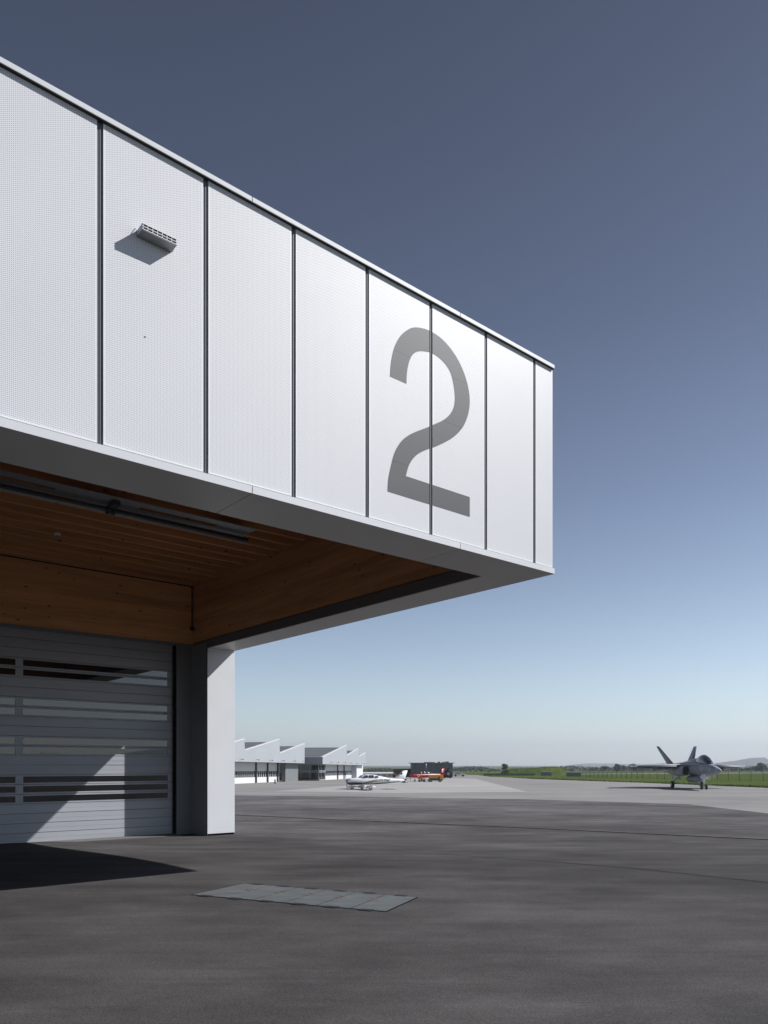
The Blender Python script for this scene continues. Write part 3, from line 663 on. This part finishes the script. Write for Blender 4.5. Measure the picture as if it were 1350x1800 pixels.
# ------------------------------------------------------------------ light white low-wing plane
def text_part(s, size, mat, parent, name, M4):
    cu = bpy.data.curves.new(name, 'FONT'); cu.body = s; cu.size = size; cu.extrude = .002; cu.align_x = 'CENTER'; cu.align_y = 'CENTER'; cu.offset = .006
    t = bpy.data.objects.new(name, cu); col.objects.link(t)
    dg = bpy.context.evaluated_depsgraph_get(); me = bpy.data.meshes.new_from_object(t.evaluated_get(dg)); bpy.data.objects.remove(t)
    me.materials.clear(); me.materials.append(mat); me.transform(M4); me.name = name
    o = bpy.data.objects.new(name, me); col.objects.link(o); o.parent = parent; return o
def light_plane():
    P = empty('light_aircraft'); tag(P, 'small white low wing propeller plane with dark underside of the cowl', 'airplane')
    W_ = M['white_paint']
    c = MB(); c.rings(loft([(2.05,1.02,.30,.22,.28,2.6), (1.7,1.03,.48,.30,.44,2.8), (.7,1.05,.55,.34,.46,3), (-.2,1.06,.57,.40,.46,3), (-1.6,1.05,.54,.42,.42,2.8), (-3.0,1.02,.34,.32,.30,2.5), (-4.4,1.03,.16,.17,.18,2.2), (-5.1,1.05,.05,.10,.1,2)], 20)); f = c.build('fuselage', W_, P)
    c = MB(); c.rings(loft([(2.06,.86,.26,.10,.18,2.6), (1.7,.80,.492,.16,.26,2.8), (.7,.78,.562,.12,.22,3), (-1.6,.74,.55,.05,.13,2.8), (-3.0,.80,.35,.03,.10,2.5), (-4.4,.92,.16,.02,.08,2.2)], 16)); c.build('cowl_underside', M['dark_green_paint'], f)
    c = MB(); c.rings(loft([(.75,1.33,.30,.03,.1), (.25,1.40,.46,.27,.1,2.6), (-.3,1.42,.50,.36,.1,2.8), (-1.2,1.42,.48,.31,.1,2.8), (-2.2,1.33,.36,.18,.1,2.6), (-3.3,1.2,.2,.08,.1)], 18)); r_ = c.build('cabin', W_, P)
    for s in (-1, 1):
        for a, b, z0, z1, tt in ((-.30,.34,1.38,1.68,.26), (-1.05,-.42,1.38,1.68,.0), (-1.6,-1.2,1.38,1.58,0)):
            c = MB(); c.prism([(s*.515,a,z0), (s*.515,b,z0), (s*.49,b-tt,z1), (s*.49,a,z1)], (s*.02,0,0)); c.build('window', M['glass_dark'], r_)
        c = wing_mesh((s*.5,.55,-1.15,.72), (s*4.6,.40,-.95,1.18), .15); wg = c.build('wing', M['speckled_paint'], P)
        c = MB(); c.tube((s*1.45,-.3,.75), (s*1.45,-.3,.35), .05, n=8); gr = c.build('main_gear', W_, P)
        wheel(gr, (s*1.45, -.3, .2), .2, .14)
        c = MB(); c.rings(loft([(.35,.30,.02,.02,.02,2,s*1.45), (.1,.32,.12,.12,.14,2.4,s*1.45), (-.3,.34,.13,.14,.12,2.4,s*1.45), (-.9,.36,.02,.04,.04,2,s*1.45)], 14)); c.build('wheel_fairing', W_, gr)
        c = wing_mesh((s*.08,-4.4,-5.1,1.0), (s*1.55,-4.45,-5.05,1.0), .08); c.build('tailplane', W_, P)
    c = MB(); c.prism([(-.36,.64,1.36), (.36,.64,1.36), (.38,.20,1.66), (-.38,.20,1.66)], (0,.03,.02)); c.build('windscreen', M['glass_dark'], r_)
    c = fin_mesh((0,-3.5,-5.15,1.10), (0,-4.95,-5.55,2.20), .10); fn = c.build('tail_fin', W_, P)
    c = MB(); c.tube((.05,-4.75,1.85), (-.05,-4.75,1.85), .12, n=10); c.build('emblem', M['dark_green_paint'], fn)
    c = fin_mesh((0,-4.9,-5.4,.95), (0,-4.85,-5.42,1.35), .06); c.build('rudder', M['dark_green_paint'], fn)
    c = MB(); c.tube((0,1.5,.8), (0,1.45,.35), .05, n=8); gr = c.build('nose_gear', W_, P); wheel(gr, (0,1.45,.19), .19, .13)
    c = MB(); c.rings(loft([(2.0,.32,.02,.02,.02), (1.8,.33,.11,.11,.13,2.4), (1.4,.35,.12,.13,.12,2.4), (.85,.37,.02,.03,.03)], 14)); c.build('wheel_fairing', W_, gr)
    c = MB(); c.rings(loft([(2.35,1.05,.01,.01,.01), (2.2,1.05,.10,.10,.10), (2.04,1.05,.14,.14,.14)], 14)); sp = c.build('spinner', M['steel'], P)
    c = MB()
    for s in (-1, 1): c.rings([[(s*.05+dx*.5, 2.16, 1.05+s*.1+dz) for dx, dz in ((-.1,0),(0,.02),(.1,0),(0,-.02))], [(s*.35+dx, 2.16+dx*.3, 1.05+s*.88) for dx in (-.08,-.03,.08,.03)]])
    c.build('propeller', M['dark_metal'], sp)
    c = MB(); c.tube((0,-2.6,.82), (0,-2.75,.62), .015, n=6); c.build('tail_skid', M['black'], P)
    M4 = Matrix(((0,0,1,.405), (1,0,0,-2.45), (0,1,0,1.06), (0,0,0,1)))       # reading direction along +y on the +x side
    M4b = Matrix(((0,0,-1,-.46), (-1,0,0,-2.45), (0,1,0,1.06), (0,0,0,1)))
    # the body narrows to the tail: lean the lettering with it
    for mm, s in ((M4, 1), (M4b, -1)):
        o = text_part('HB-PNC', .42, M['dark_green_paint'], f, 'registration', mm)
        for v in o.data.vertices: v.co.x = s*(.355+(v.co.y+3.0)*.135)+ (s*.012 if abs(v.co.x) > (.406 if s > 0 else .461) else 0)
    return P
P = light_plane(); hd = Vector((-.93, -.37)).normalized()
P.rotation_euler = (0, 0, math.atan2(hd.y, hd.x)-math.pi/2); P.location = (-2.25, 83.2, g(83.2)+.0)
P.scale = (.96,)*3

# ------------------------------------------------------------------ red trainer
def trainer():
    T = empty('trainer_aircraft'); tag(T, 'red propeller trainer plane with white cross on its red tail', 'airplane'); Rd = M['red_paint']
    c = MB(); c.rings(loft([(3.6,1.35,.22,.22,.24,2.4), (3.2,1.35,.38,.36,.4,2.6), (1.8,1.35,.45,.42,.46,2.6), (0,1.35,.48,.48,.5,2.6), (-2,1.4,.40,.44,.42,2.4), (-4,1.5,.22,.26,.24,2.2), (-5.2,1.55,.06,.12,.1)], 18)); f = c.build('fuselage', Rd, T)
    c = MB(); c.rings(loft([(1.6,1.72,.25,.04,.1), (1.1,1.8,.36,.36,.1), (.2,1.84,.38,.50,.1), (-1.0,1.84,.36,.42,.1), (-2.2,1.74,.2,.1,.1)], 16)); cn = c.build('canopy', M['canopy_glass'], T)
    c = MB()
    for yy in (1.1, .2, -.9): 
        for k in range(12):
            a0, a1 = math.pi*k/12, math.pi*(k+1)/12; hw, hh = .39, (.40 if abs(yy) > .5 else .52)
            c.poly([(hw*math.cos(a0), yy-.05, 1.83+hh*math.sin(a0)), (hw*math.cos(a1), yy-.05, 1.83+hh*math.sin(a1)), (hw*math.cos(a1), yy+.05, 1.83+hh*math.sin(a1)), (hw*math.cos(a0), yy+.05, 1.83+hh*math.sin(a0))])
    c.build('canopy_frame', M['white_paint'], cn)
    for s in (-1, 1):
        c = wing_mesh((s*.4,.9,-1.0,1.05), (s*4.9,.5,-.55,1.45), .12); wg = c.build('wing', M['red_paint'], T)
        c = wing_mesh((s*3.6,.62,-.70,1.335), (s*4.92,.50,-.57,1.46), .16); c.build('wing_tip_band', M['white_paint'], wg)
        c = MB(); c.tube((s*1.3,-.2,1.1), (s*1.3,-.2,.35), .05, n=8); gr = c.build('main_gear', M['white_paint'], T); wheel(gr, (s*1.3,-.2,.28), .28, .16)
        c = wing_mesh((s*.1,-4.2,-5.1,1.65), (s*1.7,-4.4,-5.05,1.65), .08); c.build('tailplane', Rd, T)
        c = MB(); c.tube((s*.46,2.0,1.42), (s*.475,2.0,1.42), .26, n=18); em = c.build('roundel', M['white_paint'], f)
        c = MB(); c.tube((s*.475,2.0,1.42), (s*.48,2.0,1.42), .19, n=18); c.build('roundel_centre', Rd, em)
    c = fin_mesh((0,-3.6,-5.2,1.7), (0,-4.6,-5.35,3.05), .12); fn = c.build('tail_fin', Rd, T)
    c = MB()
    for s in (-1, 1): c.box(s*.07, s*.075, -4.95, -4.45, 2.25, 2.37); c.box(s*.07, s*.076, -4.76, -4.64, 2.06, 2.56)
    c.build('white_cross', M['white_paint'], fn)
    c = MB(); c.tube((0,2.6,1.1), (0,2.6,.28), .05, n=8); gr = c.build('nose_gear', M['white_paint'], T); wheel(gr, (0,2.6,.25), .25, .13)
    c = MB(); c.rings(loft([(4.05,1.35,.01,.01,.01), (3.85,1.35,.14,.14,.14), (3.6,1.35,.2,.2,.2)], 14)); sp = c.build('spinner', M['red_paint'], T)
    c = MB()
    for k in range(3):
        a = k*2*math.pi/3+.4; c.tube((0,3.78,1.35), (math.cos(a)*1.15,3.78,1.35+math.sin(a)*1.15), .06, .04, 6)
    c.build('propeller', M['black'], sp)
    return T
T = trainer(); hd = Vector((-.84, -.54)).normalized(); T.rotation_euler = (0, 0, math.atan2(hd.y, hd.x)-math.pi/2); T.location = (7.55, 138, g(138)); T.scale = (.86, .86, .80)

# yellow ground power cart and its small red trolley
Cc = empty('service_cart', (7.95, 132, g(132))); tag(Cc, 'yellow ground service cart on small wheels before the red plane', 'cart')
c = MB(); c.prism([(0,0,.42), (2.55,0,.42), (2.55,0,1.12), (2.35,0,1.25), (0,0,1.25)], (0,1.3,0)); c.build('hood', M['yellow_paint'], Cc, bevel=.06)
c = MB(); c.box(.15, 1.9, -.03, -.002, .42, .66); c.box(1.65, 1.95, -.03, -.002, .66, .95); c.build('louvre_panel', M['dark_metal'], Cc)
c = MB(); c.box(.1, 2.5, .1, 1.2, .25, .42); c.tube((0,.6,.35), (-.9,.6,.4), .04, n=8); c.tube((2.55,.6,.35), (2.75,.6,.9), .03, n=8); c.build('chassis', M['dark_metal'], Cc)
for xx in (.35, 2.0):
    for yy in (.1, 1.2):
        c = MB(); c.tube((xx, yy-.1, .26), (xx, yy+.1, .26), .26, n=14); w_ = c.build('wheel', M['rubber'], Cc)
        c = MB(); c.tube((xx, yy-.11, .26), (xx, yy+.11, .26), .1, n=10); c.build('rim', M['steel'], w_)
Tr = empty('small_trolley', (6.05, 132.5, g(132.5))); tag(Tr, 'small orange and white trolley coupled left of the yellow cart', 'trolley')
c = MB(); c.box(0, .8, 0, .7, .45, .9); c.build('box', M['orange_paint'], Tr, bevel=.04)
c = MB(); c.box(.85, 1.3, .05, .6, .35, .75); c.build('battery_case', M['white_paint'], Tr, bevel=.03)
c = MB(); c.box(-.05, 1.35, .1, .6, .28, .35); c.build('frame', M['dark_metal'], Tr)
for xx in (.25, 1.1):
    c = MB(); c.tube((xx, -.04, .2), (xx, .1, .2), .2, n=12); c.build('wheel', M['rubber'], Tr)
# dark machine with round drum
Dm = empty('drum_machine', (16.0, 185, g(185))); tag(Dm, 'dark wheeled machine with a large round drum at right of the red tail', 'machine')
c = MB()
rr = [[(math.cos(t*math.pi/12)*r_, yy, 1.15+math.sin(t*math.pi/12)*r_) for t in range(24)] for yy, r_ in ((-.3,.45), (-.35,.95), (0,1.05), (.5,1.05), (.6,.8))]
c.rings(rr); dm = c.build('drum', M['rubber'], Dm)
c = MB(); c.tube((0,-.38,1.15), (0,-.28,1.15), .42, n=20); c.build('hub', M['galv'], dm)
c = MB(); c.prism([(-1.3,.6,.5), (.9,.6,.5), (.9,.6,1.9), (.3,.6,2.7), (-.2,.6,2.7), (-.6,.6,1.7), (-1.3,.6,1.4)], (0,1.6,0)); c.build('body', M['dark_metal'], Dm, bevel=.06)
for s in (-.9, .6):
    c = MB(); c.tube((s, 1.0, .4), (s, 1.3, .4), .4, n=14); c.build('wheel', M['rubber'], Dm)
# small white car far off
Ca = empty('parked_car', (21.5, 232, g(232))); tag(Ca, 'tiny white car parked far off beyond the grey hall', 'car')
c = MB(); c.prism([(0,0,.3), (3.9,0,.3), (3.9,0,.75), (3.0,0,.9), (2.4,0,1.35), (.8,0,1.4), (.2,0,.95), (0,0,.85)], (0,1.7,0)); c.build('body', M['white_paint'], Ca, bevel=.06)
c = MB(); c.prism([(.55,-.01,.95), (2.75,-.01,.95), (2.3,-.01,1.28), (.9,-.01,1.32)], (0,.02,0)); c.build('window', M['glass_dark'], Ca)
for xx in (.8, 3.1):
    c = MB(); c.tube((xx, -.02, .32), (xx, .2, .32), .32, n=14); c.build('wheel', M['rubber'], Ca)
# chocks on the concrete
ch = None
for (x_, y_), lb in (((3.34,124.7), 'small dark chock lying behind the tail of the white plane'), ((.32,83.6), 'flat dark chock bar on the concrete below the white tail')):
    o = empty('wheel_chock', (x_, y_, g(y_)+.006)); tag(o, lb, 'chock', 'wheel chocks on the apron')
    c = MB(); c.prism([(-.35,0,0), (.35,0,0), (.12,0,.28 if y_ > 100 else .06), (-.12,0,.28 if y_ > 100 else .06)], (0,.3,0)); c.box(-.7, .7, .1, .18, .0, .05); c.build('wedge', M['rubber'], o)
o = empty('fire_bollard', (-17.2, 117.5, g(117))); tag(o, 'small dark bollard standing before the hangar doors', 'bollard')
c = MB(); c.tube((0,0,0), (0,0,.55), .12, .10, 12); c.build('post', M['dark_metal'], o); c = MB(); c.tube((0,0,.55), (0,0,.68), .16, .05, 12); c.build('cap', M['black'], o)

# ------------------------------------------------------------------ containers, mound, fence
for (x_, y_, wd, hh), lb in (((53.4,252,3.3,1.35), 'smaller grey container in the grass at the foot of the mound'), ((54.9,223,4.1,1.35), 'larger grey container in the grass right of the mound')):
    o = empty('grey_container', (x_, y_, g(y_))); tag(o, lb, 'container', 'grey containers by the mound')
    c = MB(); c.box(0, wd, 0, 2, .08, hh)
    for k in range(int(wd/.25)): c.box(.1+k*.25, .2+k*.25, -.03, 0, .15, hh-.1)
    c.build('body', M['grey_container'], o)
    c = MB(); c.box(-.1, wd+.1, -.1, 2.1, hh, hh+.06); c.build('roof', M['edge_metal'], o)
    c = MB(); c.box(wd, wd+.05, .1, 1.9, .1, hh-.05); c.build('door', M['dark_metal'], o)
def mound(x0, x1, Y, dep, prof):
    bm = bmesh.new(); nx, ny = 60, 10; vs = []
    for j in range(ny+1):
        v = j/ny; row = []
        for i in range(nx+1):
            u = i/nx; hgt = 0
            for (a, ha), (b, hb) in zip(prof, prof[1:]):
                if a <= u <= b: t = (u-a)/(b-a); hgt = ha+(hb-ha)*(t*t*(3-2*t))
            z = hgt*math.sin(math.pi*v)**.8 if 0 < v < 1 else 0
            z += random.uniform(-.10, .10)*(1 if 0 < v < 1 and hgt > .3 else 0)
            row.append(bm.verts.new((x0+(x1-x0)*u, Y+dep*v, g(Y)+z-.05)))
        vs.append(row)
    for j in range(ny):
        for i in range(nx): bm.faces.new((vs[j][i], vs[j][i+1], vs[j+1][i+1], vs[j+1][i]))
    bmesh.ops.recalc_face_normals(bm, faces=bm.faces)
    me = bpy.data.meshes.new('grass_mound'); bm.to_mesh(me); bm.free(); me.materials.append(M['grass'])
    o = bpy.data.objects.new('grass_mound', me); col.objects.link(o); tag(o, kind='structure')
mound(46, 78, 290, 24, [(0,0), (.06,.8), (.12,2.3), (.25,2.5), (.45,2.7), (.62,3.3), (.72,3.4), (.82,2.6), (.93,1.4), (1,0)])
bl = MB()
for k in range(900):      # scrub on the mound
    u = random.random(); v = random.uniform(.1, .5); X_ = 46+32*u; Y_ = 290+24*v
    hh = 2.9*math.sin(math.pi*v)**.8*min(1, u*8, (1-u)*6); a = random.uniform(0, 3.14); s_ = random.uniform(.06, .2)
    dx, dy = math.cos(a)*s_, math.sin(a)*s_; z = g(290)+hh-.1
    bl.poly([(X_-dx, Y_-dy, z), (X_+dx, Y_+dy, z), (X_+random.uniform(-.1,.1), Y_, z+random.uniform(.08,.28))])
tag(bl.build('mound_scrub', M['grass_blade']), kind='stuff', label='low scrub on the grass mound', cat='scrub')
bl = MB(); EDG = [(34.4,200), (35.15,173.6), (38.2,153.8), (43.4,124.7), (46.67,90.5), (50.5,80)]
for k in range(5000):
    i = random.choice([0,1,2,3,3,4,4,4,4]); t = random.random(); a = Vector(EDG[i]); b = Vector(EDG[i+1]); p = a.lerp(b, t)
    p += Vector((random.random()**2*5, 0)); an = random.uniform(0, 3.14); s_ = random.uniform(.04, .12)
    z = g(p.y)-.02; bl.poly([(p.x-math.cos(an)*s_, p.y-math.sin(an)*s_, z), (p.x+math.cos(an)*s_, p.y+math.sin(an)*s_, z), (p.x+random.uniform(-.08,.08), p.y, z+random.uniform(.08,.26))])
tag(bl.build('grass_tufts', M['grass_blade']), kind='stuff', label='rough grass tufts along the edge of the concrete', cat='grass')
FN = empty('mesh_fence', (57.5, 215, g(215))); tag(FN, 'tall wire mesh fence on dark posts across the grass behind the jet', 'fence')
fl = [Vector((57.5,216)), Vector((61.4,176.7)), Vector((66,152)), Vector((72,128)), Vector((80,104))]
seg = []; 
for a, b in zip(fl, fl[1:]):
    n = max(1, round((b-a).length/3.1))
    for k in range(n): seg.append(a.lerp(b, k/n))
seg.append(fl[-1])
L0 = FN.location
for p in seg:
    c = MB(); z = g(p.y); c.tube((p.x-L0.x, p.y-L0.y, z-L0.z), (p.x-L0.x, p.y-L0.y, z-L0.z+2.6), .045, n=6); c.build('post', M['dark_metal'], FN)
c = MB()
for p, q in zip(seg, seg[1:]):
    for k in range(13):
        zz = .05+k*.19; c.tube((p.x-L0.x, p.y-L0.y, g(p.y)-L0.z+zz), (q.x-L0.x, q.y-L0.y, g(q.y)-L0.z+zz), .008, n=3)
    for k in range(12):
        m_ = p.lerp(q, k/12); c.tube((m_.x-L0.x, m_.y-L0.y, g(m_.y)-L0.z+.05), (m_.x-L0.x, m_.y-L0.y, g(m_.y)-L0.z+2.35), .007, n=3)
c.build('wire_mesh', M['grey_cladding'], FN)
F2 = empty('windbreak_fence', (33, 262, g(262))); tag(F2, 'low bluish netting fence in front of the grass mound', 'fence')
c = MB(); c.box(2, 20, 0, .05, .05, .75); c.build('netting', M['netting'], F2)
for k in range(8):
    c = MB(); c.box(2+k*2.5, 2.08+k*2.5, -.05, 0, 0, .95); c.build('post', M['dark_metal'], F2)

# ------------------------------------------------------------------ trees
def crown_mesh(seed, Wd, Hh, base, n, lobes, leaf):
    rnd = random.Random(seed); m = MB(); L = []
    for k in range(lobes):
        a = rnd.uniform(0, 6.28); r = rnd.uniform(0, .30)*Wd; L.append((math.cos(a)*r, math.sin(a)*r, base+rnd.uniform(.18, .82)*Hh, rnd.uniform(.16, .30)))
    for k in range(n):
        cx_, cy_, cz_, rr = rnd.choice(L); d = Vector((rnd.gauss(0,1), rnd.gauss(0,1), rnd.gauss(0,1))).normalized()*(rnd.random()**.45)
        p = Vector((cx_+d.x*rr*Wd, cy_+d.y*rr*Wd, cz_+d.z*rr*Hh*.85))
        u = Vector((rnd.gauss(0,1), rnd.gauss(0,1), rnd.gauss(0,.6))).normalized(); v = u.orthogonal().normalized(); s_ = leaf*rnd.uniform(.6, 1.4)
        m.poly([p-u*s_, p+v*s_*.7, p+u*s_, p-v*s_*.7])
    return m
def tree_proto(seed, Wd, Hh, mat, n=1300, bushy=False):
    t = empty('tree'); tb = .12*Hh if bushy else .28*Hh
    c = MB(); c.tube((0,0,-.3), (.05,0,tb+.2*Hh), .028*Hh, .017*Hh, 8)
    rnd = random.Random(seed+50)
    for k in range(5):
        a = k*1.3+rnd.random(); c.tube((.03,0,tb*(.9+.1*k)), (math.cos(a)*.26*Wd, math.sin(a)*.26*Wd, tb+Hh*(.25+.07*k)), .012*Hh, .004*Hh, 6)
    c.build('trunk', M['bark'], t)
    crown_mesh(seed, Wd, Hh-tb, tb, n, 11, .045*Hh).build('crown', M[mat], t); return t
protos = [tree_proto(1, 6, 6.6, 'leaf_green', 1500), tree_proto(2, 8, 6, 'leaf_grey', 1500, True), tree_proto(3, 7, 6.5, 'leaf_dark', 1700, True), tree_proto(4, 5, 6, 'leaf_grey', 1000), tree_proto(5, 9, 5.5, 'leaf_dark', 1500, True)]
used = [False]*5
def put_tree(k, x, Y, hgt, label, group=None, wf=1):
    base = (6.6, 6, 6.5, 6, 5.5)[k]
    o = protos[k] if not used[k] else copy_tree(protos[k]); used[k] = True
    s_ = hgt/base; o.location = (x, Y, g(Y)-.1); o.scale = (s_*wf, s_*wf, s_); o.rotation_euler = (0, 0, random.uniform(0, 6.28))
    tag(o, label, 'tree', group); return o
def px_tree(k, px, top, Y, label, group=None, wf=1):
    hgt = CAMH+(1345-top)*Y/1309-g(Y)
    return put_tree(k, (px-675)/1309*Y, Y, hgt, label, group, wf)
px_tree(0, 888, 1341.3, 505, 'single leafy green tree standing left of the grass mound')
px_tree(2, 1085, 1341.8, 620, 'round dark tree, the tallest dome left of the jet wing', wf=1.1)
px_tree(1, 1064, 1344.4, 640, 'wide grey green tree immediately left of the round dark tree', wf=1.1)
px_tree(3, 1048, 1347.8, 660, 'small slim tree at the left end of the group near the jet')
px_tree(1, 1113, 1340.3, 600, 'loose brownish tree just behind the jet wing tip')
px_tree(2, 1338, 1339.8, 560, 'dark dome shaped tree at the right edge of the picture', wf=1.25)
px_tree(3, 826, 1351.0, 700, 'slim pointed tree far behind the runway right of the grey hall')
px_tree(2, 837, 1352.6, 680, 'dark rounded tree far behind the runway beside the slim one')
GL = 'distant grey green tree in the hazy belt along the horizon'; GG = 'trees along the far edge of the airfield'
rnd = random.Random(11)
spots = [(x + rnd.uniform(-4, 4), rnd.uniform(1350.5, 1354.5)) for x in range(640, 700, 7)] + [(x+rnd.uniform(-2, 2), rnd.uniform(1352.2, 1355)) for x in range(798, 884, 6)]
spots += [(x+rnd.uniform(-3, 3), rnd.uniform(1348.5, 1353)) for x in range(1000, 1060, 8)] + [(x+rnd.uniform(-3, 3), rnd.uniform(1344, 1349.5)) for x in range(1092, 1200, 7)]
spots += [(x+rnd.uniform(-3, 3), rnd.uniform(1344, 1349.5)) for x in range(1236, 1420, 8)]
ORD = 'first second third fourth fifth sixth seventh eighth ninth tenth eleventh twelfth'.split(); cnt = {}
for px, ty in sorted(spots):
    if px > 1356: continue
    k = rnd.choice([1,1,2,3,4])
    where = ('by the dark truck', 'right of the grey hall', 'left of the jet', 'behind the jet', 'right of the jet')[0 if px < 700 else 1 if px < 900 else 2 if px < 1095 else 3 if px < 1225 else 4]
    look = {1: 'loose grey green', 2: 'dark rounded', 3: 'slim grey green', 4: 'broad dark bushy'}[k]
    n = cnt[(k, where)] = cnt.get((k, where), -1)+1
    px_tree(k, px, ty, rnd.uniform(620, 780), ORD[n]+' '+look+' tree from left in the belt '+where, GG, rnd.uniform(1.0, 1.5))
# wooded belts: a continuous far one, and an unseen one added for the door windows to mirror
def belt(name, label, pts, hgt, n, leaf, mat):
    m = MB(); rnd = random.Random(5)
    for k in range(n):
        i = rnd.randrange(len(pts)-1); t = rnd.random(); a, b = Vector(pts[i]), Vector(pts[i+1]); p = a.lerp(b, t)
        q = p.x*.02+p.y*.013; hh = hgt*(.6+.25*math.sin(q*2.1)+.2*math.sin(q*5.7+1)); z = g(p.y)+hh*rnd.random()**.7
        u = Vector((rnd.gauss(0,1), rnd.gauss(0,1), rnd.gauss(0,.6))).normalized(); v = u.orthogonal().normalized(); s_ = leaf*rnd.uniform(.6, 1.4)
        c_ = Vector((p.x+rnd.uniform(-6,6), p.y+rnd.uniform(-6,6), z)); m.poly([c_-u*s_, c_+v*s_*.8, c_+u*s_, c_-v*s_*.8])
    tag(m.build(name, M[mat]), label, 'wood', kind='stuff')
belt('distant_wood', 'continuous dark wood along the horizon', [(-60,860), (160,860), (480,860), (700,760)], 6.0, 9000, 1.1, 'leaf_dark')
belt('unseen_side_wood', 'unseen wooded belt added for the door windows to mirror', [(300,200), (320,60), (310,-100), (250,-260)], 7, 5000, 1.5, 'leaf_green')

# ------------------------------------------------------------------ hills
def hill(pts, D, dep, name, mat='hill_green'):
    """pts: (azimuth degrees from +y towards +x, height above camera level)"""
    bm = bmesh.new(); rows = []
    for az, hh in pts:
        a = R(az); r_ = []
        for k, (f_, q) in enumerate(((0, 0), (.35, .55), (.7, .9), (1, 1), (1.5, .6), (2.2, 0))):
            dd = D+dep*f_; top = (CAMH+hh+6)*q-8
            r_.append(bm.verts.new((math.sin(a)*dd, math.cos(a)*dd, top+random.uniform(-1, 1)*hh*.04)))
        rows.append(r_)
    for a, b in zip(rows, rows[1:]):
        for k in range(len(a)-1): f_ = bm.faces.new((a[k], b[k], b[k+1], a[k+1])); f_.smooth = True
    bmesh.ops.recalc_face_normals(bm, faces=bm.faces)
    me = bpy.data.meshes.new(name); bm.to_mesh(me); bm.free(); me.materials.append(M[mat])
    o = bpy.data.objects.new(name, me); col.objects.link(o); tag(o, kind='structure')
def pxs(lst, D, dep):
    o = []
    for (xa, ya), (xb, yb) in zip(lst, lst[1:]):
        n = max(1, int(abs(xb-xa)/6))
        for k in range(n):
            t = k/n; x_, y_ = xa+(xb-xa)*t, ya+(yb-ya)*t; az = math.degrees(math.atan((x_-675)/1309)); Dd = (D+dep)*math.cos(R(az))
            o.append((az, (1345-y_)*Dd/1309 + math.sin(x_*.31)*.8+math.sin(x_*.13)*1.2))
    return o
hill(pxs([(930,1352), (985,1346), (1010,1343), (1040,1341), (1085,1342), (1130,1343), (1180,1340), (1215,1343), (1250,1349)], 5200, 1200, )+[(26,-2)], 5200, 1200, 'far_hills')
hill(pxs([(1190,1348), (1240,1343.5), (1280,1338), (1310,1333.5), (1330,1330.8), (1345,1331), (1350,1334), (1420,1337), (1500,1341), (1600,1334), (1750,1330), (1900,1338)], 3600, 900)+[(50,60), (60,110), (70,60), (80,90), (90,150), (100,80), (115,120), (125,0)], 3600, 900, 'near_hills')
hill(pxs([(560,1349), (650,1348.5), (680,1348), (705,1345.5), (730,1346.5), (760,1350), (800,1353)], 4200, 900), 4200, 900, 'left_hills')
hill(pxs([(560,1353), (640,1351), (665,1350), (690,1351), (720,1354)], 1500, 300), 1500, 300, 'wooded_rise', 'leaf_dark')

# ------------------------------------------------------------------ haze
hz = MB(); hz.box(-6500, 6500, -3500, 9500, -14, 260); hz = hz.build('haze', bpy.data.materials.new('haze_air')); tag(hz, kind='stuff')
hm = hz.data.materials[0]; hm.use_nodes = True; ht = hm.node_tree; ht.nodes.clear()
ho = ht.nodes.new('ShaderNodeOutputMaterial'); hv = ht.nodes.new('ShaderNodeVolumePrincipled')
hv.inputs['Color'].default_value = (.80,.87,1,1); hv.inputs['Density'].default_value = .00017; hv.inputs['Anisotropy'].default_value = .2
ht.links.new(hv.outputs[0], ho.inputs['Volume'])

sc.cycles.max_bounces = 8; sc.cycles.diffuse_bounces = 4; sc.cycles.volume_bounces = 0
